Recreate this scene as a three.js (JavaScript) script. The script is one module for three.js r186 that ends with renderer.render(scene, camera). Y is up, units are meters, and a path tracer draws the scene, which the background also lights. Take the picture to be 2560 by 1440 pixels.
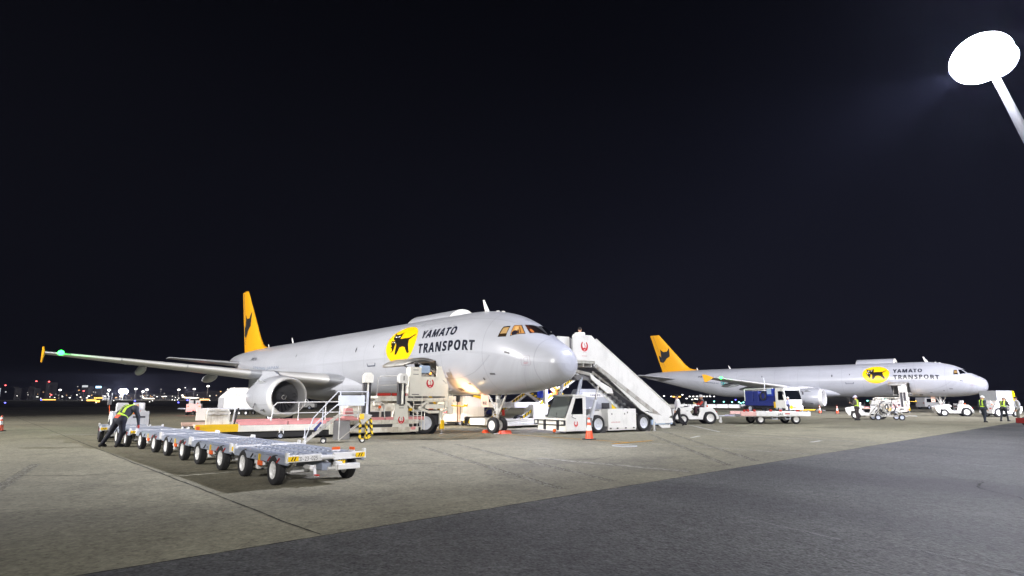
import * as THREE from 'three';
import { mergeGeometries } from 'three/addons/utils/BufferGeometryUtils.js';

// ------------------------------------------------------------------ camera, sky, lights, exposure
const scene = new THREE.Scene();
const camera = new THREE.PerspectiveCamera(52.47, 1024 / 576, 0.1, 8000);
camera.position.set(0, 1.618, 0);
camera.rotation.x = 0.18685;
const renderer = new THREE.WebGLRenderer({ antialias: true });
renderer.toneMapping = THREE.LinearToneMapping;
renderer.toneMappingExposure = 1.5;
renderer.shadowMap.enabled = true;

{ // clear night sky over a lit city: nearly black, a little lighter towards the horizon all round
  const W = 64, H = 32, d = new Float32Array(W * H * 4);
  for (let j = 0; j < H; j++) for (let i = 0; i < W; i++) {
    const e = Math.max(0, (j + 0.5) / H * 2 - 1), k = Math.exp(-e * 5), q = (j * W + i) * 4;
    d[q] = 0.0001 + 0.0006 * k; d[q + 1] = 0.00012 + 0.0006 * k; d[q + 2] = 0.0002 + 0.0009 * k; d[q + 3] = 1;
  }
  const t = new THREE.DataTexture(d, W, H, THREE.RGBAFormat, THREE.FloatType);
  t.mapping = THREE.EquirectangularReflectionMapping; t.magFilter = t.minFilter = THREE.LinearFilter; t.needsUpdate = true;
  scene.background = t; scene.environment = t;
}
scene.fog = new THREE.FogExp2(0xbcc2f4, 0.00017);
const moon = new THREE.DirectionalLight(0xfff2e0, 0.02);
moon.position.set(-30, 80, 60); moon.castShadow = true;
Object.assign(moon.shadow.camera, { left: -90, right: 90, top: 90, bottom: -90, far: 300 });
scene.add(moon, moon.target);
// floodlight masts: [x, z, head height, lean x, lean z, aim x, y, z, candela, colour]
const MASTS = [
  { p: [25.7, -28.8], h: 19.6, lean: [4.6, 1.6], aim: [-7, 0, -19], cd: 500, c: 0xe6e8ff, cone: 1.0, beam: [-9.5, 0, -16.5, 4600, 0.29] },
  { p: [-75, 20], h: 27, lean: [0, 0], aim: [-14, 4, -44], cd: 32000, c: 0xfdf9f6, cone: 0.43 },
  { p: [14, 52], h: 22, lean: [0, 0], aim: [6, 2, -50], cd: 9500, c: 0xfdf9f6, cone: 0.36 },
  { p: [66, -8], h: 26, lean: [0, 0], aim: [40, 4, -68], cd: 26000, c: 0xf6f4ff, cone: 0.5 },
];

// ------------------------------------------------------------------ helpers
let seed = 12345;
const rnd = () => { seed = (seed * 1664525 + 1013904223) >>> 0; return seed / 4294967296; };
const rr = (a, b) => a + (b - a) * rnd();
const V = (x, y, z) => new THREE.Vector3(x, y, z);
const P1 = { x: -0.702, z: -28.44, t: 0.8297 }, P2 = { x: 49.91, z: -69.46, t: 0.7808 };
// place on the apron given along (aft of the nose) and across (to starboard) the parking axis of an aircraft
const bay = (s, l, P = P1) => [P.x + (5.07 - s) * Math.cos(P.t) - l * Math.sin(P.t), P.z + (5.07 - s) * Math.sin(P.t) + l * Math.cos(P.t)];
const smooth = (a, b, x) => { x = Math.min(1, Math.max(0, (x - a) / (b - a))); return x * x * (3 - 2 * x); };
const lerp = (a, b, t) => a + (b - a) * t;
function hash(x, y, s = 0) { let h = Math.imul(x | 0, 374761393) + Math.imul(y | 0, 668265263) + Math.imul(s | 0, 1274126177); h = Math.imul(h ^ (h >>> 13), 1274126177); return ((h ^ (h >>> 16)) >>> 0) / 4294967296; }
function vnoise(x, y, per = 0, s = 0) {
  const i = Math.floor(x), j = Math.floor(y), fx = x - i, fy = y - j, u = fx * fx * (3 - 2 * fx), v = fy * fy * (3 - 2 * fy);
  const w = per ? (k) => ((k % per) + per) % per : (k) => k;
  return lerp(lerp(hash(w(i), w(j), s), hash(w(i + 1), w(j), s), u), lerp(hash(w(i), w(j + 1), s), hash(w(i + 1), w(j + 1), s), u), v);
}
function fbm(x, y, per = 0, oct = 4, s = 0) { let a = 0, k = 0.5, n = 0; for (let o = 0; o < oct; o++) { a += k * vnoise(x, y, per, s + o); n += k; x *= 2; y *= 2; per *= 2; k *= 0.5; } return a / n; }
function dataTex(N, f, srgb = false) {
  const d = new Uint8Array(N * N * 4);
  for (let j = 0; j < N; j++) for (let i = 0; i < N; i++) { const v = f(i / N, j / N, i, j), q = (j * N + i) * 4; const c = Array.isArray(v) ? v : [v, v, v]; for (let k = 0; k < 3; k++) d[q + k] = Math.max(0, Math.min(255, c[k] * 255)); d[q + 3] = 255; }
  const t = new THREE.DataTexture(d, N, N); t.wrapS = t.wrapT = THREE.RepeatWrapping; t.magFilter = THREE.LinearFilter; t.minFilter = THREE.LinearMipmapLinearFilter; t.generateMipmaps = true;
  if (srgb) t.colorSpace = THREE.SRGBColorSpace; t.needsUpdate = true; return t;
}
const grimeTex = dataTex(256, (u, v) => { const a = fbm(u * 4, v * 4, 4, 5, 3), b = fbm(u * 24, v * 3, 24, 3, 9); return 1 - 0.12 * smooth(0.45, 0.8, a) - 0.05 * smooth(0.55, 0.85, b) - 0.04 * hash(u * 256, v * 256, 1); });
const dirtyTex = dataTex(256, (u, v) => { const a = fbm(u * 6, v * 6, 6, 5, 31), b = fbm(u * 40, v * 4, 40, 3, 19); const k = 0.4 * smooth(0.45, 0.75, a) + 0.22 * smooth(0.5, 0.85, b); return [1 - k * 0.8, 1 - k * 0.9, 1 - k]; });
const roughTex = dataTex(256, (u, v) => 0.7 + 0.3 * fbm(u * 8, v * 8, 8, 4, 5));
const M = {};
function mat(name, rgb, rough = 0.5, o = {}) {
  const m = new THREE.MeshStandardMaterial({ roughness: rough, metalness: o.metal || 0, map: o.plain ? null : o.dirty ? dirtyTex : grimeTex, roughnessMap: o.plain ? null : roughTex });
  m.color.setRGB(...rgb); if (o.glow) { m.emissive.setRGB(...o.glow); m.emissiveIntensity = o.power || 1; }
  return (M[name] = m);
}
mat('white', [0.8, 0.8, 0.79], 0.42); mat('cream', [0.8, 0.785, 0.71], 0.45, { dirty: 1 }); mat('creamClean', [0.82, 0.81, 0.74], 0.45);
mat('skin', [0.56, 0.575, 0.62], 0.3); mat('mast', [0.13, 0.13, 0.14], 0.5); mat('deckGrey', [0.31, 0.345, 0.43], 0.42); mat('greyPaint', [0.42, 0.44, 0.47], 0.4); mat('galv', [0.46, 0.5, 0.6], 0.42); mat('galvPale', [0.62, 0.65, 0.72], 0.45);
mat('rubber', [0.018, 0.018, 0.02], 0.75, { plain: 1 }); mat('dark', [0.03, 0.03, 0.035], 0.6); mat('darkGrey', [0.09, 0.09, 0.1], 0.6); mat('midGrey', [0.2, 0.2, 0.21], 0.55);
mat('steel', [0.5, 0.5, 0.5], 0.3, { metal: 0.4 }); mat('lip', [0.78, 0.78, 0.79], 0.22, { metal: 0.3, plain: 1 }); mat('alu', [0.52, 0.52, 0.5], 0.4, { metal: 0.15, dirty: 1 });
mat('yellow', [0.8, 0.5, 0.01], 0.4); mat('finYellow', [0.76, 0.36, 0.008], 0.35, { plain: 1 }); mat('orange', [0.85, 0.13, 0.02], 0.5); mat('cone', [0.82, 0.1, 0.03], 0.5); mat('red', [0.5, 0.03, 0.02], 0.45); mat('pink', [0.78, 0.34, 0.34], 0.5);
mat('navy', [0.02, 0.032, 0.2], 0.4); mat('blue', [0.02, 0.05, 0.4], 0.4); mat('paleBlue', [0.42, 0.55, 0.75], 0.4); mat('logoYellow', [0.85, 0.6, 0.0], 0.35, { plain: 1 }); mat('black', [0.008, 0.008, 0.009], 0.65, { plain: 1 });
mat('lime', [0.5, 0.75, 0.05], 0.6, { plain: 1 }); mat('pinkPlate', [0.75, 0.5, 0.4], 0.5); mat('green', [0.1, 0.2, 0.1], 0.6);
M.glass = new THREE.MeshPhysicalMaterial({ color: 0xdfe6ea, roughness: 0.05, transmission: 1, thickness: 0, ior: 1.45 });
M.darkGlass = new THREE.MeshStandardMaterial({ color: 0x0a0c10, roughness: 0.06, metalness: 0 });
function glow(name, rgb, power) { const m = new THREE.MeshStandardMaterial({ color: 0x000000, roughness: 0.6 }); m.emissive.setRGB(...rgb); m.emissiveIntensity = power; return (M[name] = m); }
glow('floodGlow', [1, 1, 1], 110); glow('lampGlow', [0.88, 0.9, 1], 205); glow('farWhite', [1, 0.97, 0.9], 3.2); glow('farWarm', [1, 0.55, 0.2], 2); glow('farBlue', [0.12, 0.12, 1], 5); glow('farGreen', [0.25, 1, 0.8], 5); glow('farRed', [1, 0.1, 0.1], 5);
glow('navGreen', [0.02, 1, 0.06], 12); glow('windowWarm', [1, 0.72, 0.4], 0.8); glow('tailRed', [1, 0.1, 0.05], 4); glow('amber', [1, 0.35, 0.03], 3); glow('farDim', [0.8, 0.75, 0.7], 0.9); glow('farOrange', [1, 0.5, 0.1], 2.2); glow('farSign', [0.4, 0.7, 1], 2.5); glow('lampWarm', [1, 0.7, 0.35], 40); glow('headlamp', [1, 0.95, 0.85], 3);

const counts = {};
function numbered(n) { const k = counts[n] = (counts[n] ?? -1) + 1; return k ? `${n}_${String(k).padStart(3, '0')}` : n; }
function shade(o) { o.traverse((c) => { if (c.isMesh) { c.castShadow = true; c.receiveShadow = true; } }); return o; }
function tag(o, label, category, group) { Object.assign(o.userData, { label, category }); if (group) o.userData.group = group; return o; }
function thing(name, label, category, pos = [0, 0, 0], turn = 0, group) {
  const o = new THREE.Group(); o.name = numbered(name); o.position.set(...pos); o.rotation.y = turn; scene.add(o); return tag(o, label, category, group);
}
function dup(root, name, label, pos, turn, group) { const r = root.clone(); r.userData = { ...root.userData }; r.name = numbered(name); r.position.set(...pos); r.rotation.y = turn; r.userData.label = label; if (group) r.userData.group = group; scene.add(r); return r; }
function struct(name, geo, m) { const o = new THREE.Mesh(geo, m); o.name = numbered(name); o.userData.kind = 'structure'; o.receiveShadow = true; scene.add(o); return o; }

function clean(g) { g = g.index ? g.toNonIndexed() : g.clone(); for (const k of Object.keys(g.attributes)) if (!['position', 'normal', 'uv'].includes(k)) g.deleteAttribute(k); if (!g.attributes.normal) g.computeVertexNormals(); if (!g.attributes.uv) g.setAttribute('uv', new THREE.BufferAttribute(new Float32Array(g.attributes.position.count * 2), 2)); return g; }
function metreUV(g, k = 0.5, ox = 0) { // uv in metres by the main direction of each face
  const p = g.attributes.position, n = g.attributes.normal, u = g.attributes.uv;
  for (let i = 0; i < p.count; i += 3) {
    const ax = Math.abs(n.getX(i) + n.getX(i + 1) + n.getX(i + 2)), ay = Math.abs(n.getY(i) + n.getY(i + 1) + n.getY(i + 2)), az = Math.abs(n.getZ(i) + n.getZ(i + 1) + n.getZ(i + 2));
    for (let j = i; j < i + 3; j++) { const x = p.getX(j), y = p.getY(j), z = p.getZ(j); if (ax >= ay && ax >= az) u.setXY(j, z * k + ox, y * k); else if (ay >= az) u.setXY(j, x * k + ox, z * k); else u.setXY(j, x * k + ox, y * k); }
  }
  return g;
}
const _m = new THREE.Matrix4(), _q = new THREE.Quaternion(), _e = new THREE.Euler(), _s = new THREE.Vector3();
function chamferBox(w, h, d, c) {
  const X = w / 2, Y = h / 2, Z = d / 2, pos = []; c = Math.min(c, X * 0.9, Y * 0.9, Z * 0.9);
  const vx = (a, b, e) => [a * X, b * (Y - c), e * (Z - c)], vy = (a, b, e) => [a * (X - c), b * Y, e * (Z - c)], vz = (a, b, e) => [a * (X - c), b * (Y - c), e * Z];
  const tri = (a, b, e) => { const nx = (b[1] - a[1]) * (e[2] - a[2]) - (b[2] - a[2]) * (e[1] - a[1]), ny = (b[2] - a[2]) * (e[0] - a[0]) - (b[0] - a[0]) * (e[2] - a[2]), nz = (b[0] - a[0]) * (e[1] - a[1]) - (b[1] - a[1]) * (e[0] - a[0]); const s = nx * (a[0] + b[0] + e[0]) + ny * (a[1] + b[1] + e[1]) + nz * (a[2] + b[2] + e[2]); pos.push(...a, ...(s > 0 ? b : e), ...(s > 0 ? e : b)); };
  const quad = (a, b, e, f) => { tri(a, b, e); tri(a, e, f); };
  for (const s of [-1, 1]) { quad(vx(s, -1, -1), vx(s, 1, -1), vx(s, 1, 1), vx(s, -1, 1)); quad(vy(-1, s, -1), vy(1, s, -1), vy(1, s, 1), vy(-1, s, 1)); quad(vz(-1, -1, s), vz(1, -1, s), vz(1, 1, s), vz(-1, 1, s)); }
  for (const a of [-1, 1]) for (const b of [-1, 1]) { quad(vx(a, b, -1), vx(a, b, 1), vy(a, b, 1), vy(a, b, -1)); quad(vy(-1, a, b), vy(1, a, b), vz(1, a, b), vz(-1, a, b)); quad(vx(a, -1, b), vx(a, 1, b), vz(a, 1, b), vz(a, -1, b)); for (const e of [-1, 1]) tri(vx(a, b, e), vy(a, b, e), vz(a, b, e)); }
  const g = new THREE.BufferGeometry(); g.setAttribute('position', new THREE.Float32BufferAttribute(pos, 3)); g.computeVertexNormals(); return g;
}
class MB {
  constructor() { this.g = []; }
  geo(g, p = [0, 0, 0], r = [0, 0, 0], s = [1, 1, 1]) { g = clean(g); g.applyMatrix4(_m.compose(V(...p), _q.setFromEuler(_e.set(...r)), _s.set(...s))); this.g.push(g); return this; }
  box(w, h, d, p, r, c = 0.012) { return this.geo(c && Math.min(w, h, d) > 0.03 ? chamferBox(w, h, d, c) : new THREE.BoxGeometry(w, h, d), p, r); }
  span(x0, x1, y0, y1, z0, z1, c) { return this.box(x1 - x0, y1 - y0, z1 - z0, [(x0 + x1) / 2, (y0 + y1) / 2, (z0 + z1) / 2], [0, 0, 0], c); }
  cyl(r, h, p, axis = 'y', n = 16, r2 = r) { return this.geo(new THREE.CylinderGeometry(r2, r, h, n), p, axis === 'x' ? [0, 0, -Math.PI / 2] : axis === 'z' ? [Math.PI / 2, 0, 0] : [0, 0, 0]); }
  bar(a, b, r, n = 8) { // round bar
    const A = V(...a), B = V(...b), d = B.clone().sub(A), g = clean(new THREE.CylinderGeometry(r, r, d.length(), n));
    g.applyMatrix4(_m.compose(A.add(B).multiplyScalar(0.5), _q.setFromUnitVectors(V(0, 1, 0), d.normalize()), _s.set(1, 1, 1))); this.g.push(g); return this;
  }
  beam(a, b, w, h, c = 0.008) { // square bar, w across (level), h up
    const A = V(...a), B = V(...b), d = B.clone().sub(A), L = d.length(), x = d.normalize(), z = V(-x.z, 0, x.x); if (z.lengthSq() < 1e-6) z.set(0, 0, 1); z.normalize(); const y = z.clone().cross(x);
    const g = clean(Math.min(w, h) > 0.03 ? chamferBox(L, h, w, c) : new THREE.BoxGeometry(L, h, w)); g.applyMatrix4(_m.makeBasis(x, y, z).setPosition(A.add(B).multiplyScalar(0.5))); this.g.push(g); return this;
  }
  pipe(pts, r, n = 8) { for (let i = 0; i + 1 < pts.length; i++) { this.bar(pts[i], pts[i + 1], r, n); if (i) this.geo(new THREE.SphereGeometry(r * 1.02, n, 6), pts[i]); } return this; }
  poly(pts, depth, p, r, bevel = 0.008) { // outline in x, y drawn out along z, centred on z = 0
    const g = new THREE.ExtrudeGeometry(new THREE.Shape(pts.map(([x, y]) => new THREE.Vector2(x, y))), { depth: depth - 2 * bevel, bevelEnabled: bevel > 0, bevelThickness: bevel, bevelSize: bevel, bevelOffset: -bevel, bevelSegments: 1, steps: 1 });
    g.translate(0, 0, -depth / 2 + bevel); return this.geo(g, p, r);
  }
  merged() { return metreUV(mergeGeometries(this.g, false), 0.5, rnd() * 3); }
  build(name, m, parent) { const o = new THREE.Mesh(this.merged(), m); o.name = name; o.castShadow = o.receiveShadow = true; (parent || scene).add(o); return o; }
}
const mb = () => new MB();
function loft(rings, { close = true, cap0 = false, cap1 = false, skip } = {}) {
  const n = rings[0].length, pos = [], uv = [], idx = [];
  rings.forEach((r, i) => { let a = 0; r.forEach((p, j) => { if (j) a += Math.hypot(p[0] - r[j - 1][0], p[1] - r[j - 1][1], p[2] - r[j - 1][2]); pos.push(...p); uv.push(p[0] * 0.25, a * 0.25); }); });
  for (let i = 0; i + 1 < rings.length; i++) for (let j = 0; j < (close ? n : n - 1); j++) { if (skip && skip(i, j)) continue; const a = i * n + j, b = i * n + (j + 1) % n, c = a + n, d = b + n; idx.push(a, c, b, b, c, d); }
  const cap = (i, f) => { const c = [0, 0, 0]; rings[i].forEach((p) => p.forEach((v, k) => (c[k] += v / n))); const q = pos.length / 3; pos.push(...c); uv.push(0, 0); for (let j = 0; j < n; j++) { const a = i * n + j, b = i * n + (j + 1) % n; f ? idx.push(q, a, b) : idx.push(q, b, a); } };
  if (cap0) cap(0, true); if (cap1) cap(rings.length - 1, false);
  const g = new THREE.BufferGeometry(); g.setAttribute('position', new THREE.Float32BufferAttribute(pos, 3)); g.setAttribute('uv', new THREE.Float32BufferAttribute(uv, 2)); g.setIndex(idx); g.computeVertexNormals(); return g;
}
function part(name, geo, m, parent) { const o = new THREE.Mesh(geo, m); o.name = name; o.castShadow = o.receiveShadow = true; parent.add(o); return o; }
function canvasTex(w, h, draw) { const c = document.createElement('canvas'); c.width = w; c.height = h; const x = c.getContext('2d'); draw(x, w, h); const t = new THREE.CanvasTexture(c); t.colorSpace = THREE.SRGBColorSpace; t.anisotropy = 8; return t; }
function decalMat(tex, rough = 0.4) { return new THREE.MeshStandardMaterial({ map: tex, transparent: true, roughness: rough }); }
function textTex(str, w, h, { color = '#111', font = 'bold 100px sans-serif', spacing = 0, bg } = {}) {
  return canvasTex(w, h, (x) => { if (bg) { x.fillStyle = bg; x.fillRect(0, 0, w, h); } x.fillStyle = color; x.font = font; x.textBaseline = 'middle'; x.textAlign = 'center'; const m = x.measureText(str).width; x.save(); x.translate(w / 2, h / 2 + 4); x.scale(Math.min(1, (w * 0.94) / m), 1); x.fillText(str, 0, 0); x.restore(); });
}
function sticker(name, w, h, m, p, r, parent) { const g = new THREE.PlaneGeometry(w, h), o = new THREE.Mesh(g, m); o.name = name; o.position.set(...p); o.rotation.set(...r); parent.add(o); return o; }
// a wheel with its axle along z: tyre and hub with bolts
const wheelCache = {};
function wheel(parent, r, w, p, hub = M.white, name = 'wheel', rimK = 0.58) {
  const key = [r, w, rimK].join();
  wheelCache[key] ||= (() => {
    const t = [[rimK * r, -w * 0.42], [0.72 * r, -w * 0.5], [0.9 * r, -w * 0.49], [0.985 * r, -w * 0.38], [r, -w * 0.25], [r, w * 0.25], [0.985 * r, w * 0.38], [0.9 * r, w * 0.49], [0.72 * r, w * 0.5], [rimK * r, w * 0.42]];
    const tyre = mb().geo(new THREE.LatheGeometry(t.map(([a, b]) => new THREE.Vector2(a, b)), 36), [0, 0, 0], [Math.PI / 2, 0, 0]);
    for (const k of [-0.12, 0.12]) tyre.geo(new THREE.TorusGeometry(r * 0.998, 0.008, 4, 36), [0, 0, k * w]);
    const hubB = mb(); for (const s of [-1, 1]) { const q = [[0.02, 0.16], [0.2, 0.16], [0.24, 0.3], [0.6, 0.22], [0.8, 0.3], [0.97, 0.44], [1.03, 0.44]].map(([a, b]) => new THREE.Vector2(a * r * rimK, b * w * s)); if (s < 0) q.reverse(); hubB.geo(new THREE.LatheGeometry(q, 28), [0, 0, 0], [Math.PI / 2, 0, 0]); for (let k = 0; k < 8; k++) hubB.cyl(r * 0.035, w * 0.08, [Math.cos(k * 0.785) * r * rimK * 0.45, Math.sin(k * 0.785) * r * rimK * 0.45, s * w * 0.3], 'z', 6); }
    return [tyre.merged(), hubB.merged()];
  })();
  const g = new THREE.Group(); g.name = name; g.position.set(...p); parent.add(g);
  part('tyre', wheelCache[key][0], M.rubber, g); part('rim', wheelCache[key][1], hub, g); return g;
}
const stripeTex = canvasTex(128, 64, (x, w, h) => { x.fillStyle = '#e8c51c'; x.fillRect(0, 0, w, h); x.fillStyle = '#15150f'; for (let i = -1; i < 3; i++) { x.beginPath(); x.moveTo(i * 64, h); x.lineTo(i * 64 + 28, h); x.lineTo(i * 64 + 60, 0); x.lineTo(i * 64 + 32, 0); x.fill(); } });
stripeTex.wrapS = stripeTex.wrapT = THREE.RepeatWrapping; M.stripe = new THREE.MeshStandardMaterial({ map: stripeTex, roughness: 0.5 });
const crownTex = canvasTex(256, 256, (x) => { // red crane roundel with a line of small print under it
  x.translate(128, 118); x.fillStyle = '#c8202c';
  for (const s of [-1, 1]) for (let k = 0; k < 7; k++) { const a0 = Math.PI / 2 - s * (k * 0.36), a1 = a0 - s * 0.38, r0 = 62 - k * 1.2 + Math.max(0, k - 3) * 7, r1 = 106; x.beginPath(); x.moveTo(Math.cos(a0) * r0 * 0.9, Math.sin(a0) * r0); x.lineTo(Math.cos(a0) * r1 * 0.86, Math.sin(a0) * r1); x.lineTo(Math.cos((a0 + a1) / 2) * r1 * 0.87, Math.sin((a0 + a1) / 2) * r1); x.lineTo(Math.cos(a1) * r1 * 0.86, Math.sin(a1) * r1); x.lineTo(Math.cos(a1) * (r0 - 3) * 0.92, Math.sin(a1) * (r0 - 3)); x.fill(); }
  x.beginPath(); x.ellipse(0, 66, 70, 30, 0, 0, Math.PI * 2); x.fill();
  x.strokeStyle = '#c8202c'; x.lineWidth = 11; x.beginPath(); x.moveTo(-10, 52); x.quadraticCurveTo(34, 10, 8, -20); x.quadraticCurveTo(-6, -36, 10, -52); x.stroke(); x.fillStyle = '#111'; x.beginPath(); x.moveTo(4, -50); x.lineTo(-22, -38); x.lineTo(6, -42); x.fill();
  x.fillStyle = '#fff'; x.font = 'italic bold 30px sans-serif'; x.textAlign = 'center'; x.fillText('JAL', 0, 84); x.fillStyle = '#777'; x.font = '12px sans-serif'; x.fillText('JAPAN AIRLINES', 0, 132);
});
M.crown = decalMat(crownTex);
function emblem(size, p, r, parent) { return sticker('emblem', size, size, M.crown, p, r, parent); }
function textMat(str, w, h, o) { return decalMat(textTex(str, w, h, o)); }
M.jalBlack = textMat('JAL', 128, 64, { font: 'italic bold 56px sans-serif' });
// ------------------------------------------------------------------ setting: ground, markings, masts
{
  const grain = (u, v, s) => { const a = vnoise(u * 512, v * 512, 512, s), b = vnoise(u * 256, v * 256, 256, s + 1), c = vnoise(u * 128, v * 128, 128, s + 2), d = fbm(u * 40, v * 40, 40, 3, s + 3), e = fbm(u * 9, v * 9, 9, 4, s + 7); return [a - 0.5, b - 0.5, c - 0.5, d - 0.5, e - 0.5]; };
  const concreteTex = dataTex(1024, (u, v, i, j) => { const [a, b, c, d, e] = grain(u, v, 4), f = hash(i, j, 1); let k = 0.68 + 0.12 * (f - 0.5) + 0.22 * a + 0.26 * b + 0.2 * c + 0.22 * d + 0.2 * e; if (a + b > 0.62) k *= 1.2; if (a + b < -0.66) k *= 0.72; return k; });
  const asphaltTex = dataTex(1024, (u, v, i, j) => { const [a, b, c, d, e] = grain(u, v, 44), f = hash(i, j, 11); let k = 0.5 + 0.14 * (f - 0.5) + 0.36 * a + 0.36 * b + 0.24 * c + 0.2 * d + 0.14 * e; if (a + b > 0.55) k += 0.3 * (a + b - 0.3); if (a + b < -0.6) k *= 0.6; return k; });
  const bump = (s) => dataTex(512, (u, v, i, j) => 0.5 * hash(i, j, s) + 0.3 * hash(i >> 1, j >> 1, s + 1) + 0.2 * fbm(u * 30, v * 30, 30, 3, s + 2));
  const mC = new THREE.MeshStandardMaterial({ map: concreteTex, vertexColors: true, roughness: 0.82, bumpMap: bump(21), bumpScale: 0.004 });
  const mA = new THREE.MeshStandardMaterial({ map: asphaltTex, vertexColors: true, roughness: 0.74, bumpMap: bump(41), bumpScale: 0.009 });
  const edgeS = (l) => -9.4 + 0.012 * (hash(Math.floor(l * 40), 3, 2) - 0.5) + 0.012 * (fbm(l * 6, 0, 0, 3, 7) - 0.5);
  // colour over the apron in bay coordinates (s aft of the nose, l to starboard): slabs, tyre tracks, oil, patches, painted shade bands on the asphalt
  function tone(s, l) {
    const a = fbm(s * 0.16, l * 0.16, 0, 5, 51), b = fbm(s * 0.9, l * 0.5, 0, 4, 61), c = fbm(s * 0.06 + 9, l * 0.9, 0, 3, 71);
    let k = 0.84 + 0.32 * (a - 0.5) + 0.22 * (b - 0.5) + 0.16 * (c - 0.5);
    const slabS = Math.floor((s + 9.4) / 7.5), slabL = Math.floor((l - 15.35) / 7.5); k *= 0.965 + 0.07 * hash(slabS, slabL, 81);
    const ds = Math.abs(((s + 9.4) / 7.5) - Math.round((s + 9.4) / 7.5)) * 7.5, dl = Math.abs(((l - 15.35) / 7.5) - Math.round((l - 15.35) / 7.5)) * 7.5;
    k *= 1 + 0.06 * Math.exp(-ds * ds * 10) * fbm(s, l * 3, 0, 2, 5) + 0.05 * Math.exp(-dl * dl * 12);
    const oil = smooth(0.66, 0.8, fbm(s * 0.45 + 40, l * 0.45, 0, 4, 91)); k *= 1 - 0.2 * oil;
    for (const q of [-2.1, 1.9, 9.3, 11.2, -7.5]) k *= 1 - 0.1 * Math.exp(-((l - q) ** 2) * 14) * fbm(s * 0.2, q, 0, 2, 3);
    if (s < -9.4) { const w = l * 0.97 + s * 0.14, b2 = fbm(w * 0.42 + 3, s * 0.05, 0, 3, 29), q = Math.floor(w / 3.4); k *= 0.72 + 0.5 * smooth(0.3, 0.66, b2) + 0.1 * hash(q, 7, 5) + 0.3 * (fbm(s * 0.35, l * 0.2, 0, 4, 33) - 0.5); } else k *= 1 - 0.16 * smooth(0.5, 0.75, fbm(s * 0.22 + 7, l * 0.1, 0, 4, 43));  // asphalt: broad shade streaks painted as soft bands, over paving lane tone
    return k;
  }
  function sheet(name, S0, S1, nS, L0, L1, nL, y, col, m, uvk, edge) {
    const pos = [], uv = [], cl = [], idx = [];
    const line = (a, b, n, dense) => { const o = []; for (let i = 0; i <= n; i++) { const t = b === dense ? i / n - 1 : i / n * 2 - 1; o.push(dense + (t < 0 ? (dense - a) * -Math.pow(-t, 1.8) : (b - dense) * Math.pow(t, 1.8))); } return o; };
    const ss = line(S0, S1, nS, edge ? edge[0] : -6), ls = line(L0, L1, nL, 12);
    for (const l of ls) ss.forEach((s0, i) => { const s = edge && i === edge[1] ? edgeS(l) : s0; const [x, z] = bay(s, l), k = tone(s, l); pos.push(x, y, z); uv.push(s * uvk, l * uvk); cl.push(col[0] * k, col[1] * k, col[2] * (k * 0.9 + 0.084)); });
    const w = ss.length; for (let j = 0; j + 1 < ls.length; j++) for (let i = 0; i + 1 < w; i++) { const a = j * w + i; idx.push(a, a + 1, a + w, a + 1, a + w + 1, a + w); }
    const g = new THREE.BufferGeometry(); g.setAttribute('position', new THREE.Float32BufferAttribute(pos, 3)); g.setAttribute('uv', new THREE.Float32BufferAttribute(uv, 2)); g.setAttribute('color', new THREE.Float32BufferAttribute(cl, 3)); g.setIndex(idx); g.computeVertexNormals();
    const n = g.attributes.normal; if (n.getY(0) < 0) { for (let i = 0; i < idx.length; i += 3) { const t = idx[i]; idx[i] = idx[i + 1]; idx[i + 1] = t; } g.setIndex(idx); g.computeVertexNormals(); }
    return struct(name, g, m);
  }
  sheet('apron', -13, 130, 260, -150, 110, 280, 0, [0.44, 0.412, 0.292], mC, 1 / 9);
  { // asphalt in the foreground: starts at a ragged edge across the parking axis
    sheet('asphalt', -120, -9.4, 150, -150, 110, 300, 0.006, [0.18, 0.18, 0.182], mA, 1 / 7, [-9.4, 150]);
  }
  const big = new THREE.PlaneGeometry(9000, 9000); big.rotateX(-Math.PI / 2);
  const grassTex = dataTex(256, (u, v, i, j) => { const h = fbm(u * 20, v * 20, 20, 4, 8); return [0.5 + 0.5 * h, 0.55 + 0.5 * h, 0.35 + 0.4 * h]; }); grassTex.repeat.set(900, 900);
  const mg = new THREE.MeshStandardMaterial({ map: grassTex, roughness: 0.95 }); mg.color.setRGB(0.035, 0.04, 0.022);
  const gr = struct('airfield_grass', big, mg); gr.position.y = -0.03;
  // painted lines and joints, each a thin sheet over the apron
  const paint = (rgb, wear) => { const m = new THREE.MeshStandardMaterial({ roughness: 0.7, transparent: true, map: canvasTex(256, 64, (x, w, h) => { const id = x.createImageData(w, h); for (let j = 0; j < h; j++) for (let i = 0; i < w; i++) { const q = (j * w + i) * 4; id.data[q] = id.data[q + 1] = id.data[q + 2] = 235 + 20 * hash(i, j, 2); id.data[q + 3] = 255 * smooth(wear - 0.18, wear + 0.1, fbm(i / 14, j / 10, 0, 4, 3) * 0.8 + 0.2 * hash(i, j, 9)); } x.putImageData(id, 0, 0); }) }); m.map.wrapS = m.map.wrapT = THREE.RepeatWrapping; m.color.setRGB(...rgb); return m; };
  const mYellow = paint([0.62, 0.33, 0.02], 0.4), mWhite = paint([0.72, 0.72, 0.68], 0.42), mFaint = paint([0.40, 0.385, 0.33], 0.5), mScuff = paint([0.24, 0.24, 0.24], 0.5);
  const mJoint = new THREE.MeshStandardMaterial({ roughness: 0.95 }); mJoint.color.setRGB(0.03, 0.03, 0.028);
  const mPatch = paint([0.27, 0.255, 0.2], 0.52);
  let lay = 0.004;
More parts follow.
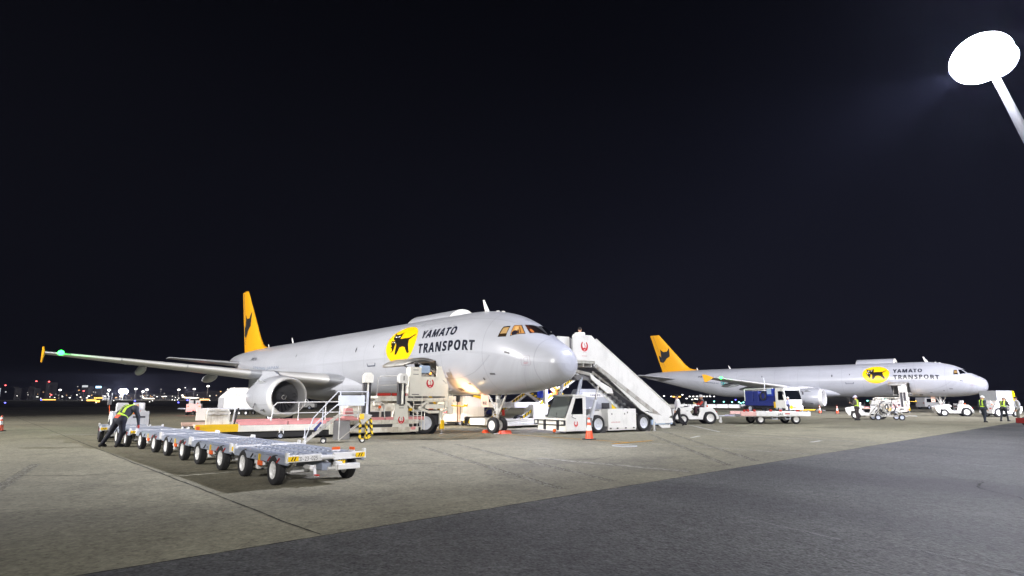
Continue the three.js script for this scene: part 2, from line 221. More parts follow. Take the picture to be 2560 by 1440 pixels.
  function strip(name, a, b, w, m, y = 0.005, wob = 0) {
    const A = V(a[0], y, a[1]), B = V(b[0], y, b[1]), d = B.clone().sub(A), L = d.length(), n = wob ? Math.ceil(L / 0.12) : 1, t = V(-d.z, 0, d.x).normalize(), pos = [], uv = [], idx = [];
    for (let i = 0; i <= n; i++) { const c = A.clone().lerp(B, i / n), o = wob * (fbm(i * 0.11, 3, 0, 3, 17) - 0.5), ww = w * (wob ? 0.5 + hash(i, 4, 4) : 1) / 2; for (const s of [-1, 1]) { pos.push(c.x + t.x * (s * ww + o), y, c.z + t.z * (s * ww + o)); uv.push(i / n * L / 2, s > 0 ? 1 : 0); } if (i < n) { const q = i * 2; idx.push(q, q + 1, q + 2, q + 1, q + 3, q + 2); } }
    const g = new THREE.BufferGeometry(); g.setAttribute('position', new THREE.Float32BufferAttribute(pos, 3)); g.setAttribute('uv', new THREE.Float32BufferAttribute(uv, 2)); g.setIndex(idx); g.computeVertexNormals();
    if (g.attributes.normal.getY(0) < 0) { for (let i = 0; i < idx.length; i += 3) [idx[i], idx[i + 1]] = [idx[i + 1], idx[i]]; g.setIndex(idx); g.computeVertexNormals(); }
    return struct(name, g, m);
  }
  for (const [a, b] of [[[-8.8, 9], [1, 5.5]], [[-9, 3.2], [0.5, -7]], [[-8, -8], [6, -13]], [[-7, 19], [3, 17.2]]]) for (const o of [0, 1.5]) strip((lay += 0.001, 'tyre_mark'), bay(a[0], a[1] + o), bay(b[0], b[1] + o), 0.22, mPatch, 0.003 + (lay - 0.004) * 0.02, 0);
  strip('lead_in_line', bay(60, 0.2), bay(-2.7, 0.2), 0.15, mYellow);
  strip('stop_line', bay(-2.75, 1.3), bay(-2.75, -1.2), 0.22, mYellow, 0.009);
  strip('lead_in_line_far', bay(60, 0, P2), bay(-3, 0, P2), 0.15, mYellow);
  strip('joint', bay(-9.3, 15.35), bay(60, 15.35), 0.025, mJoint, 0.005, 0.05);
  strip('joint_across', bay(-1.9, -60), bay(-1.9, 60), 0.012, mJoint, 0.0045, 0.03);
  strip('joint_far', bay(-9.3, -22.15), bay(60, -22.15), 0.02, mJoint, 0.005, 0.05);
  strip('faint_line', bay(-9, 6.5), bay(-4.5, 6.9), 0.25, mFaint); strip('faint_line_mid', bay(-9.2, 0.2), bay(-3.5, 0.0), 0.2, mFaint); strip('faint_line_right', bay(-9.0, -6.5), bay(4, -6.6), 0.22, mFaint);
  strip('white_line', [11, -37.3], [10.2, -29.5], 0.12, mWhite); strip('white_mark', [7.5, -25.2], [8.2, -26.3], 0.14, mWhite, 0.009); strip('white_mark_right', [11.2, -22.6], [12.0, -23.4], 0.14, mWhite, 0.009); strip('white_mark_left', [-20.8, -27], [-18.6, -27.6], 0.12, mWhite);
  strip('asphalt_line', bay(-10, -1), bay(-13.5, 0.3), 0.1, mScuff, 0.012); strip('asphalt_line_mid', [3.1, -8.6], [3.8, -7.2], 0.07, mScuff, 0.012); strip('asphalt_line_near', [4.3, -6.9], [5.0, -5.4], 0.07, mScuff, 0.012); strip('asphalt_seam', bay(-10, -9), bay(-40, -7.5), 0.03, mJoint, 0.012, 0.06); strip('asphalt_seam_near', bay(-10, -12), bay(-40, -11.5), 0.03, mJoint, 0.0125, 0.06);
  for (const [n, a, b] of [['sealed_crack', [-13, 3], [-19, 14]], ['sealed_crack_mid', [-12, -5], [-26, -3]], ['sealed_crack_right', [-11, -14], [-30, -22]], ['sealed_crack_apron', [-6, 5], [2, 22]]]) strip(n, bay(...a), bay(...b), 0.035, mJoint, a[0] > -9 ? 0.0055 : 0.0135, 0.9);
  strip('edge_joint', bay(-9.39, -120), bay(-9.39, 90), 0.03, mJoint, 0.0075, 0.02); strip('asphalt_seam_far', bay(-9.8, -13), bay(-40, -17), 0.04, mJoint, 0.0125, 0.05);
  strip('taxi_edge_line', [-120, -79], [140, -79], 0.2, mWhite, 0.006); strip('service_road_line', [-120, -62], [-12, -62], 0.15, mYellow, 0.006);
  { const g = new THREE.RingGeometry(0, 0.42, 32); g.rotateX(-Math.PI / 2); const o = new THREE.Mesh(g, mat('iron', [0.27, 0.26, 0.22], 0.7)); o.name = 'manhole_cover'; o.position.set(3.9, 0.006, -20.9); tag(o, 'round iron manhole cover in the concrete in front of the orange and white cone', 'manhole'); o.userData.kind = undefined; const b = mb().geo(new THREE.TorusGeometry(0.42, 0.012, 6, 32), [0, 0.001, 0], [Math.PI / 2, 0, 0]); b.build('frame', M.galvPale, o); scene.add(o); }
  // floodlight masts
  MASTS.forEach((q, i) => {
    const [x, z] = q.p, [lx, lz] = q.lean, h = q.h;
    const t = thing('floodlight_mast', ['leaning white floodlight mast at the top right corner with glaring lamps', 'tall floodlight mast behind the camera to the left', 'tall floodlight mast behind the camera to the right', 'tall floodlight mast to the right of the far aircraft'][i], 'floodlight', [x + lx, 0, z + lz]);
    const top = V(-lx, h, -lz), b = mb(); b.bar([0, 0, 0], [0, 0.06, 0], 0.5, 20);
    { const d = top.clone(), g = clean(new THREE.CylinderGeometry(0.17, 0.36, d.length(), 24)); g.applyMatrix4(_m.compose(d.clone().multiplyScalar(0.5), _q.setFromUnitVectors(V(0, 1, 0), d.normalize()), _s.set(1, 1, 1))); b.g.push(g); }
    b.build('pole', M.mast, t);
    const rack = new THREE.Group(); rack.name = 'lamp_rack'; rack.position.copy(top); const aim = V(...q.aim).sub(V(x, h, z)); rack.rotation.set(0, Math.atan2(aim.x, aim.z), 0); t.add(rack);
    const pitch = Math.atan2(-aim.y, Math.hypot(aim.x, aim.z));
    mb().bar([i ? -1.6 : -0.9, 0.4, -0.1], [i ? 1.6 : 0.9, 0.4, -0.1], 0.06).bar([i ? -1.2 : -0.8, -0.2, -0.1], [i ? 1.2 : 0.8, -0.2, -0.1], 0.06).bar([i ? -1.2 : -0.5, 0.85, -0.1], [i ? 1.2 : 0.5, 0.85, -0.1], 0.06).bar([0, -1, -0.1], [0, i ? 1.5 : 1, -0.1], 0.1).build('crossbar', M.galvPale, rack);
    const hexRing = []; for (const [y, n] of [[-1.3, 3], [-0.65, 4], [0, 5], [0.65, 4], [1.3, 3]]) for (let k = 0; k < n; k++) hexRing.push([(k - (n - 1) / 2) * 0.82, y + 0.2]); const hg = mb().geo(new THREE.CylinderGeometry(0.56, 0.36, 0.4, 24), [0, 0, 0.12], [Math.PI / 2, 0, 0]).merged(), fg = new THREE.CircleGeometry(0.545, 32);
    if (!i) { // glowing ellipsoid added to stand in for the blown-out glare of the lamp bank
      const d = part('lamp_glare', new THREE.SphereGeometry(1, 48, 32), M.lampGlow, rack); d.scale.set(1.46, 1.26, 1.2); d.position.set(0.05, 0, 0.5); d.castShadow = false; mb().cyl(0.9, 0.9, [0, 0.2, -0.7], 'z', 24, 0.5).build('lamp_housing', M.galv, rack);
    } else for (const [a, c] of hexRing) { const l = part('floodlight', hg, M.galv, rack); l.position.set(a, c, 0.1); l.rotation.x = pitch; l.castShadow = false; const f = part('lamp_face', fg, M.floodGlow, l); f.position.z = 0.325; f.castShadow = false; }
    const dir = aim.clone().normalize(), at = V(x, h, z).addScaledVector(dir, i ? 0.9 : 1.95);
    const s = new THREE.SpotLight(q.c, q.cd, 0, q.cone, 1, 2);
    s.position.copy(at); s.castShadow = true; s.shadow.radius = i ? 50 : 9; s.target.position.set(...q.aim); scene.add(s.target); scene.add(s);
    if (q.beam) { const b2 = new THREE.SpotLight(q.c, q.beam[3], 0, q.beam[4], 1, 2); b2.position.copy(at); b2.target.position.set(q.beam[0], q.beam[1], q.beam[2]); b2.castShadow = true; b2.shadow.radius = 9; scene.add(b2, b2.target); }
  });
}
// ------------------------------------------------------------------ the two freighters
// fuselage profile: [aft of the nose, bottom, top, half width]
const PROF = [[0.42, 3.1, 3.1, 0.001], [0.426, 2.92, 3.28, 0.2], [0.447, 2.78, 3.42, 0.36], [0.51, 2.6, 3.6, 0.57], [0.645, 2.43, 3.77, 0.79], [0.865, 2.3, 3.94, 0.985], [1.14, 2.195, 4.1, 1.145], [1.57, 2.08, 4.335, 1.348], [2, 1.985, 4.65, 1.51], [2.5, 1.92, 4.98, 1.64], [3, 1.87, 5.25, 1.745], [3.5, 1.835, 5.46, 1.825], [4, 1.81, 5.61, 1.88], [5, 1.785, 5.81, 1.945], [6, 1.78, 5.9, 1.97], [7, 1.78, 5.92, 1.975], [18, 1.78, 5.92, 1.975], [29, 1.78, 5.92, 1.975], [31, 1.88, 5.92, 1.965], [33, 2.2, 5.92, 1.9], [35, 2.65, 5.91, 1.75], [37, 3.12, 5.89, 1.53], [39, 3.6, 5.85, 1.25], [41, 4.08, 5.78, 0.93], [43, 4.55, 5.66, 0.55], [44.2, 4.85, 5.5, 0.32], [44.51, 5.0, 5.4, 0.18]];
const slopes = [1, 2, 3].map((k) => { const n = PROF.length, d = [], m = []; for (let i = 0; i + 1 < n; i++) d.push((PROF[i + 1][k] - PROF[i][k]) / (PROF[i + 1][0] - PROF[i][0])); for (let i = 0; i < n; i++) m.push(i === 0 ? d[0] : i === n - 1 ? d[n - 2] : d[i - 1] * d[i] <= 0 ? 0 : 2 * d[i - 1] * d[i] / (d[i - 1] + d[i])); return m; });
function prof(s) {
  s = Math.min(44.5, Math.max(0.42, s)); let i = 0; while (i + 2 < PROF.length && PROF[i + 1][0] < s) i++;
  const h = PROF[i + 1][0] - PROF[i][0], t = (s - PROF[i][0]) / h, t2 = t * t, t3 = t2 * t;
  return [1, 2, 3].map((k) => (2 * t3 - 3 * t2 + 1) * PROF[i][k] + (t3 - 2 * t2 + t) * h * slopes[k - 1][i] + (3 * t2 - 2 * t3) * PROF[i + 1][k] + (t3 - t2) * h * slopes[k - 1][i + 1]);
}
// point on the skin: a = 0 at the starboard waterline, +90 degrees on top; off = proud of the skin
function skinPt(s, a, off = 0) { const [b, t, w] = prof(s), c = (b + t) / 2, h = (t - b) / 2, ca = Math.cos(a), sa = Math.sin(a); const nx = ca / Math.max(w, 0.05), ny = sa / Math.max(h, 0.05), n = Math.hypot(nx, ny); return [5.07 - s, c + h * sa + off * ny / n, w * ca + off * nx / n]; }
const angAt = (s, y) => { const [b, t] = prof(s); return Math.asin(Math.max(-1, Math.min(1, (y - (b + t) / 2) / ((t - b) / 2)))); };
// a patch of skin between s0 (left in the picture) and s1, heights y0 to y1, for print; side -1 is port
function skinPatch(s0, s1, y0, y1, off, nu = 10, nv = 10, side = 1) {
  const pos = [], uv = [], idx = [], sm = (s0 + s1) / 2, a0 = angAt(sm, y0), a1 = angAt(sm, y1);
  for (let j = 0; j <= nv; j++) for (let i = 0; i <= nu; i++) { const p = skinPt(lerp(s0, s1, i / nu), lerp(a0, a1, j / nv), off); pos.push(p[0], p[1], p[2] * side); uv.push(i / nu, j / nv); }
  for (let j = 0; j < nv; j++) for (let i = 0; i < nu; i++) { const a = j * (nu + 1) + i; idx.push(a, a + 1, a + nu + 1, a + 1, a + nu + 2, a + nu + 1); }
  const g = new THREE.BufferGeometry(); g.setAttribute('position', new THREE.Float32BufferAttribute(pos, 3)); g.setAttribute('uv', new THREE.Float32BufferAttribute(uv, 2)); g.setIndex(idx); g.computeVertexNormals(); return g;
}
// a patch from four corners [s, y, side]: bottom left, bottom right, top right, top left
function skinQuad(c, off, n = 8) {
  const toA = ([s, y, side]) => { const a = angAt(s, y); return [s, side < 0 ? Math.PI - a : a]; }, q = c.map(toA), pos = [], uv = [], idx = [];
  for (let j = 0; j <= n; j++) for (let i = 0; i <= n; i++) { const u = i / n, v = j / n, k = [0, 1].map((m) => lerp(lerp(q[0][m], q[1][m], u), lerp(q[3][m], q[2][m], u), v)); pos.push(...skinPt(k[0], k[1], off)); uv.push(u, v); }
  for (let j = 0; j < n; j++) for (let i = 0; i < n; i++) { const a = j * (n + 1) + i; idx.push(a, a + 1, a + n + 1, a + 1, a + n + 2, a + n + 1); }
  const g = new THREE.BufferGeometry(); g.setAttribute('position', new THREE.Float32BufferAttribute(pos, 3)); g.setAttribute('uv', new THREE.Float32BufferAttribute(uv, 2)); g.setIndex(idx); g.computeVertexNormals(); return g;
}
const skinTex = canvasTex(1024, 1024, (x, W, H) => { // 16 m by 16 m of painted skin: seams, rivet rows, faint streaks
  x.fillStyle = '#fff'; x.fillRect(0, 0, W, H);
  for (let i = 0; i < 900; i++) { x.fillStyle = `rgba(90,95,105,${0.004 + 0.009 * rnd()})`; const w = rr(30, 260), h = rr(8, 60); x.beginPath(); x.ellipse(rr(0, W), rr(0, H), w, h, 0, 0, 7); x.fill(); }
    x.strokeStyle = 'rgba(70,74,84,.2)'; x.lineWidth = 1.4; for (const c of [70, 240, 410, 560, 730, 900]) { x.beginPath(); x.moveTo(c, 0); x.lineTo(c, H); x.stroke(); } for (const c of [90, 300, 520, 700, 910]) { x.beginPath(); x.moveTo(0, c); x.lineTo(W, c); x.stroke(); }
});
skinTex.wrapS = skinTex.wrapT = THREE.RepeatWrapping; skinTex.repeat.set(0.25, 0.25);
M.hull = new THREE.MeshStandardMaterial({ map: skinTex, roughness: 0.3 }); M.hull.color.setRGB(0.4, 0.414, 0.458);
M.wingTop = new THREE.MeshStandardMaterial({ map: skinTex, roughness: 0.38 }); M.wingTop.color.setRGB(0.36, 0.375, 0.41);
const catTex = canvasTex(1024, 704, (x, W, H) => { // black cat with its kitten on a yellow oval
  x.fillStyle = '#f6c000'; x.beginPath(); x.ellipse(W / 2, H / 2, W / 2 - 4, H / 2 - 4, 0, 0, 7); x.fill();
  const k = W / 650, P = (a) => { x.beginPath(); a.forEach(([u, v], i) => { const X = (u - 555) * k, Y = (v + 45) * k * 0.985 - 8; i ? x.lineTo(X, Y) : x.moveTo(X, Y); }); x.closePath(); x.fill(); };
  x.fillStyle = '#17130f';
  P([[652, 42], [700, 72], [772, 70], [832, 42], [836, 104], [830, 132], [1030, 130], [1060, 118], [1136, 88], [1141, 104], [1040, 158], [1056, 215], [1102, 298], [1062, 307], [990, 238], [935, 228], [880, 234], [828, 308], [782, 310], [792, 236], [786, 205], [750, 160], [700, 140], [664, 120]]);
  P([[644, 138], [668, 152], [725, 148], [752, 140], [770, 168], [756, 204], [752, 250], [738, 270], [690, 288], [684, 280], [716, 262], [700, 238], [664, 228], [692, 212], [660, 190]]);
  x.fillStyle = '#fff'; P([[680, 94], [708, 94], [736, 108], [704, 110]]); P([[756, 108], [778, 92], [806, 90], [790, 106]]); P([[662, 160], [684, 164], [698, 174], [674, 174]]); P([[710, 174], [722, 164], [742, 162], [730, 174]]);
});
M.cat = decalMat(catTex, 0.35);
const lettersTex = canvasTex(1024, 512, (x, W, H) => {
  x.fillStyle = '#0a1020'; x.textBaseline = 'alphabetic'; x.textAlign = 'left';
  const run = (s, X0, X1, Y, h) => { x.font = `600 ${h}px sans-serif`; const ws = [...s].map((c) => x.measureText(c).width), tot = ws.reduce((a, b) => a + b, 0), gap = 14, k = (X1 - X0 - gap * (s.length - 1)) / tot; let X = X0; [...s].forEach((c, i) => { x.save(); x.translate(X, Y); x.scale(k, 1); x.fillText(c, 0, 0); x.strokeStyle = '#0a1020'; x.lineWidth = 11; x.strokeText(c, 0, 0); x.restore(); X += ws[i] * k + gap; }); };
  run('YAMATO', 12, 664, 196, 230); run('TRANSPORT', 12, 1012, 486, 238);
});
M.letters = decalMat(lettersTex, 0.35);
const finCat = [[478, 303], [525, 342], [580, 340], [612, 290], [622, 405], [566, 440], [546, 470], [515, 491], [470, 475], [454, 388], [462, 390], [490, 416], [487, 342]].map(([x, y]) => [43.2 - 0.01185 * (x - 335) * 1.04, 11.76 - (y - 103) * 0.01167]);
function airfoil(chord, thick, N = 22) { const o = [], f = (t) => 5 * thick * (0.2969 * Math.sqrt(t) - 0.126 * t - 0.3516 * t * t + 0.2843 * t ** 3 - 0.1036 * t ** 4); for (let i = 0; i <= N; i++) { const t = (1 - Math.cos(Math.PI * (1 - i / N))) / 2; o.push([t * chord, f(t) * chord * 1.05]); } for (let i = 1; i <= N; i++) { const t = (1 - Math.cos(Math.PI * i / N)) / 2; o.push([t * chord, -f(t) * chord * 0.85]); } return o; }
function wingGeo(stations, side) { // stations: [l, s of leading edge, chord, thickness, y]
  const r = stations.map(([l, s, c, t, y]) => airfoil(c, t).map(([a, b]) => [5.07 - s - a, y + b - a * 0.02, l * side])); if (side < 0) r.forEach((q) => q.reverse()); return loft(r, { cap0: false, cap1: true });
}
function subdivide(g, n) { g = clean(g); for (let k = 0; k < n; k++) { const p = g.attributes.position, o = []; for (let i = 0; i < p.count; i += 3) { const [a, b, c] = [0, 1, 2].map((m) => V().fromBufferAttribute(p, i + m)), d = a.clone().add(b).multiplyScalar(0.5), e = b.clone().add(c).multiplyScalar(0.5), f = c.clone().add(a).multiplyScalar(0.5); for (const q of [a, d, f, d, b, e, f, e, c, d, e, f]) o.push(q.x, q.y, q.z); } g = new THREE.BufferGeometry(); g.setAttribute('position', new THREE.Float32BufferAttribute(o, 3)); } return g; }
function makeAirliner(name, label, P, o) {
  const t = thing(name, label, 'airplane', [P.x, 0, P.z], -P.t);
  // fuselage with an opening for the forward hold door on the starboard side
  const SS = []; for (let u = 0; u <= 34; u++) SS.push(0.42 + 6.78 * (u / 34) ** 2.1); for (const s of [7.5, 7.7, 8, 8.3, 8.6, 8.9, 9.2, 9.4]) SS.push(s); for (let s = 10; s < 29; s += 1) SS.push(s); for (let s = 29; s < 44.5; s += 0.75) SS.push(s); SS.push(44.51);
  const NA = 96, rings = SS.map((s) => { const r = []; for (let j = 0; j < NA; j++) r.push(skinPt(s, j / NA * Math.PI * 2)); return r; });
  const hole = (i, j) => { const s = (SS[i] + SS[i + 1]) / 2; const a = (j + 0.5) / NA * Math.PI * 2 - Math.PI * 2; return s > 7.5 && s < 9.4 && a > -1.12 && a < -0.19; };
  const geo = loft(rings, { cap1: true, skip: hole }); const fus = part('fuselage', geo, M.hull, t);
  { // hold behind the opening: lining and a container standing in it
    const b = mb(); b.span(5.07 - 9.4, 5.07 - 7.5, 2.0, 2.04, -1.2, 1.15, 0); b.span(5.07 - 9.4, 5.07 - 7.5, 3.5, 3.54, -1.2, 1.8, 0); b.span(5.07 - 9.43, 5.07 - 9.4, 2.0, 3.52, -1.2, 1.0, 0); b.span(5.07 - 7.5, 5.07 - 7.47, 2.0, 3.52, -1.2, 1.0, 0); b.span(5.07 - 9.4, 5.07 - 7.5, 2.0, 3.52, -1.25, -1.2, 0); b.build('hold_lining', M.alu, fus);
    const d = [], d2 = []; for (let k = 0; k <= 10; k++) { const a = -0.19 - k / 10 * 0.95, off = Math.PI * 0.66, h = skinPt(8.4, -0.19), q = skinPt(8.4, a), y = q[1] - h[1], z = q[2] - h[2], c = Math.cos(off), s = Math.sin(off); for (const [dd, th] of [[d, 0], [d2, 0.12]]) { const nx = Math.cos(a) * th, ny = Math.sin(a) * th; const yy = y - ny, zz = z - nx; dd.push([h[1] + yy * c + zz * s, h[2] + zz * c - yy * s]); } }
    const ring = d.concat(d2.slice().reverse()), g = loft([5.07 - 9.38, 5.07 - 7.52].map((x) => ring.map(([y, z]) => [x, y, z + 0.02])), { cap0: true, cap1: true }); const door = part('hold_door', clean(g), M.alu, t); void door;
    for (let k = 0; k < 4; k++) { const i = 2 + k * 2, r = mb(); r.bar([5.07 - 9.3, d2[i][0], d2[i][1] + 0.02], [5.07 - 7.6, d2[i][0], d2[i][1] + 0.02], 0.035, 6); r.build('rib', M.greyPaint, door); }
    for (const s of [9.2, 7.7]) { mb().bar([5.07 - s, 2.9, 1.75], [5.07 - s, d2[6][0], d2[6][1]], 0.03).build('strut', M.steel, door); }
  }
  // belly fairing
  { const R = []; for (let i = 0; i <= 26; i++) { const u = i / 26, s = lerp(14.2, 27.6, u), e = Math.pow(Math.sin(Math.PI * Math.min(1, Math.max(0, u < 0.5 ? u * 1.0 : u))), 0.45), W = 2.26 * e + 0.02, hB = 0.98 * e, r = []; for (let j = 0; j < 40; j++) { const a = j / 40 * Math.PI * 2, c = Math.cos(a), q = Math.sin(a); r.push([5.07 - s, 2.42 + (q > 0 ? 1.0 : hB) * Math.sign(q) * Math.pow(Math.abs(q), 0.75) * (q > 0 ? e : 1), W * Math.sign(c) * Math.pow(Math.abs(c), 0.75)]); } R.push(r); } part('belly_fairing', loft(R, { cap0: true, cap1: true }), M.hull, t); }
  const tipY = 4.12;
  for (const side of [1, -1]) {
    const st = [[1.2, 16.9, 7.4, 0.14, 2.62], [2.2, 17.4, 6.85, 0.135, 2.72], [6.4, 19.75, 4.35, 0.115, 3.1], [11, 22.15, 3.0, 0.11, 3.6], [15.0, 24.3, 1.75, 0.105, tipY - 0.08], [15.85, 24.8, 1.42, 0.1, tipY]];
    const w = part('wing', wingGeo(st, side), M.wingTop, t);
    // leading edge slat: a bare metal nose proud of the wing
    const LE = (l) => { let i = 0; while (i + 2 < st.length && st[i + 1][0] < l) i++; const k = (l - st[i][0]) / (st[i + 1][0] - st[i][0]); return [1, 2, 3, 4].map((m) => lerp(st[i][m], st[i + 1][m], k)); };
    for (const [a, b] of [[2.6, 5.1], [6.5, 9.5], [9.56, 12.5], [12.56, 15.4]]) { const rr_ = [a, b].map((l) => { const [s, c, th, y] = LE(l); return airfoil(c, th * 1.02).filter(([q]) => q < 0.15 * c).map(([q, h]) => [5.07 - s - q + 0.02, y + h * 1.03 - q * 0.02, l * side]); }); if (side < 0) rr_.forEach((q) => q.reverse()); part('slat', loft(rr_, { close: false }), M.lip, w); }
    for (const [l, len] of [[3.4, 2.6], [7.6, 3.1], [11.2, 2.5]]) { // flap track fairings
      const [s, c, , y] = LE(l), R = []; for (let i = 0; i <= 14; i++) { const u = i / 14, e = Math.sqrt(Math.sin(Math.PI * Math.pow(u, 0.8))) || 0.01, r = []; for (let j = 0; j < 14; j++) { const a = j / 14 * Math.PI * 2; r.push([5.07 - (s + c * 0.52 + u * len), y - 0.2 - 0.25 * u + 0.30 * e * Math.sin(a), l * side + 0.19 * e * Math.cos(a)]); } R.push(r); }
      if (side < 0) R.forEach((q) => q.reverse()); part('flap_fairing', loft(R, { cap0: true, cap1: true }), M.wingTop, w);
    }
    { const [s, c, , y] = LE(15.85); // tip fence, yellow arrowhead above and below the wing
      const out = [[s + 0.1, y], [s + 1.15, y + 0.4], [s + 1.62, y + 0.42], [s + 1.5, y], [s + 1.35, y - 0.5], [s + 1.05, y - 0.5]].map(([a, b]) => [5.07 - a, b]); mb().poly(out, 0.07, [0, 0, 15.87 * side], [0, 0, 0], 0.02).build('tip_fence', M.finYellow, w);
      const l = mb().geo(new THREE.SphereGeometry(0.14, 14, 10), [5.07 - (s - 0.5), y - 0.02, 15.2 * side], [0, 0, 0], [1.1, 1, 1.1]); l.build('wing_light', side > 0 ? M.navGreen : M.tailRed, w); }
    if (side > 0) { const p = new THREE.PointLight(0x10ff50, o.nav, 0, 2); p.position.set(5.07 - 23.4, tipY - 0.02, 14.9); t.add(p); }
    // engine: cowl, bright lip, fan, spinner, strake, pylon
    const ex = 5.07 - 15.75, ey = 1.72, ez = 5.75 * side, e = new THREE.Group(); e.name = 'engine'; e.position.set(ex, ey, ez); t.add(e);
    const lat = (pts, n = 48) => { const g = new THREE.LatheGeometry(pts.map(([a, r]) => new THREE.Vector2(r, a)), n); g.rotateZ(Math.PI / 2); return g; };
    part('cowl', lat([[0.36, 1.09], [0.4, 1.1], [0.9, 1.165], [1.5, 1.18], [2.4, 1.13], [3.4, 0.99], [4.4, 0.8], [4.95, 0.66], [4.95, 0.6], [4.2, 0.62]]), M.hull, e);
    part('intake_lip', lat([[0.9, 0.86], [0.5, 0.865], [0.2, 0.88], [0.06, 0.915], [0.0, 0.965], [0.03, 1.005], [0.12, 1.03], [0.3, 1.085], [0.36, 1.098]]), M.lip, e);
    part('intake_liner', lat([[1.35, 0.86], [0.9, 0.861], [0.88, 0.858]]), M.midGrey, e);
    const fan = mb(); for (let k = 0; k < 22; k++) { const a = k / 22 * Math.PI * 2, f = new THREE.PlaneGeometry(0.26, 0.6, 1, 4), p = f.attributes.position; for (let i = 0; i < p.count; i++) { const r = 0.26 + (p.getY(i) + 0.3), tw = 0.5 + 0.7 * (r - 0.26), x = p.getX(i), ax = x * Math.cos(tw) + 0, tg = x * Math.sin(tw); p.setXYZ(i, -ax, r * Math.cos(a) - tg * Math.sin(a), r * Math.sin(a) + tg * Math.cos(a)); } f.computeVertexNormals(); fan.geo(f, [-1.15, 0, 0]); } fan.build('fan', M.fanGrey = M.fanGrey || mat('fanGrey', [0.12, 0.12, 0.125], 0.45), e);
    part('fan_back', lat([[1.32, 0.01], [1.33, 0.86]]), M.dark, e);
    part('spinner', lat([[0.62, 0.005], [0.7, 0.08], [0.85, 0.16], [1.1, 0.26], [1.25, 0.28]], 24), M.darkGrey, e);
    { const sp = []; for (let k = 0; k <= 20; k++) { const u = k / 20, a = 0.68 + 0.2 * u, r = 0.075 + 0.1 * u; sp.push(V(-a, r * Math.cos(u * 5), r * Math.sin(u * 5))); } part('spiral', new THREE.TubeGeometry(new THREE.CatmullRomCurve3(sp), 30, 0.018, 5), M.white, e); }
    part('nozzle', lat([[4.7, 0.58], [5.4, 0.42], [5.5, 0.4]]), M.steel, e);
    for (const q of [1]) mb().poly([[0, 0], [0.95, 0], [0.75, 0.3], [0.55, 0.32]].map(([a, b]) => [-1.0 - a * 1.0, b]), 0.03, [0, 0.72, q * side * 0.93], [q * side * 0.78, 0, 0], 0.006).build('strake', M.greyPaint, e);
    { const pl = mb(); const R = [[-1.4, 1.16, 0.02], [-2.4, 1.45, 0.16], [-3.6, 1.5, 0.2], [-6.2, 1.3, 0.12]].map(([x, y, w_]) => [[x, y, w_], [x, y, -w_], [x, 0.5, -w_], [x, 0.5, w_]]); pl.geo(loft(R, { cap0: true, cap1: true })); pl.build('pylon', M.hull, e); }
    const sl = mb(); for (const [a, r, an] of [[2.0, 1.185, -0.35], [1.15, 1.19, -0.62]]) { const z = Math.cos(an) * r * side, y = Math.sin(an) * r; sl.box(a > 1.5 ? 0.1 : 0.34, a > 1.5 ? 0.46 : 0.2, 0.02, [-a, y, z], [-an * side * -1, 0, 0], 0); } sl.build('vent', M.darkGrey, e);
    // tailplane
    part('tailplane', wingGeo([[0.3, 37.6, 3.9, 0.11, 4.6], [1.0, 38.0, 3.6, 0.11, 4.65], [6.22, 41.1, 1.5, 0.1, 5.1]], side), M.wingTop, t);
    // main gear
    const g = new THREE.Group(); g.name = 'main_gear'; g.position.set(5.07 - 21.98, 0, 3.8 * side); t.add(g); mb().bar([0, 0.58, 0], [0, 2.6, -0.2 * side], 0.13).bar([0, 0.58, -0.5], [0, 0.58, 0.5], 0.08).bar([0, 1.2, 0], [0.1, 2.5, -1.4 * side], 0.07).build('leg', M.galvPale, g); for (const z of [-0.46, 0.46]) wheel(g, 0.585, 0.42, [0, 0.585, z], M.galvPale); mb().box(0.9, 1.5, 0.05, [0, 1.75, 0.62 * side], [0, 0, 0]).build('gear_door', M.hull, g);
  }
  // fin: yellow with a dorsal fillet, black cat face on both sides, rudder line
  { const LEs = [[34.6, 5.88], [35.6, 5.98], [36.5, 6.25], [37.3, 6.95], [38.2, 8.0], [39.9, 9.9], [41.55, 11.74]], R = [];
    for (let i = 0; i <= 40; i++) { const u = i / 40; let y = lerp(5.6, 11.76, u), le; if (y < 5.88) le = 34.6; else { let k = 0; while (k + 2 < LEs.length && LEs[k + 1][1] < y) k++; le = lerp(LEs[k][0], LEs[k + 1][0], Math.min(1, (y - LEs[k][1]) / (LEs[k + 1][1] - LEs[k][1]))); } const te = lerp(41.2, 43.2, (y - 5.7) / 6.06), c = te - le; R.push(airfoil(c, 0.1 * Math.min(1, 5.6 / c), 18).map(([a, b]) => [5.07 - le - a, y, b])); }
    const f = part('tail_fin', loft(R, { cap1: true }), M.finYellow, t); f.material = M.finYellow;
    for (const s of [1, -1]) { const sh = subdivide(new THREE.ShapeGeometry(new THREE.Shape(finCat.map(([a, b]) => new THREE.Vector2(5.07 - a, b)))), 3), p = sh.attributes.position; for (let i = 0; i < p.count; i++) { const y = p.getY(i), x = p.getX(i), le = lerp(38.2, 41.55, (y - 8) / 3.74), te = lerp(41.2, 43.2, (y - 5.7) / 6.06), c = te - le, a = Math.max(0, Math.min(c, 5.07 - x - le)), tt = a / c, th = 0.1; p.setZ(i, s * (c * 5 * th * (0.2969 * Math.sqrt(tt) - 0.126 * tt - 0.3516 * tt * tt + 0.2843 * tt ** 3 - 0.1036 * tt ** 4) * 1.05 + 0.02)); } sh.computeVertexNormals(); part('cat_emblem', sh, M.black, f); }
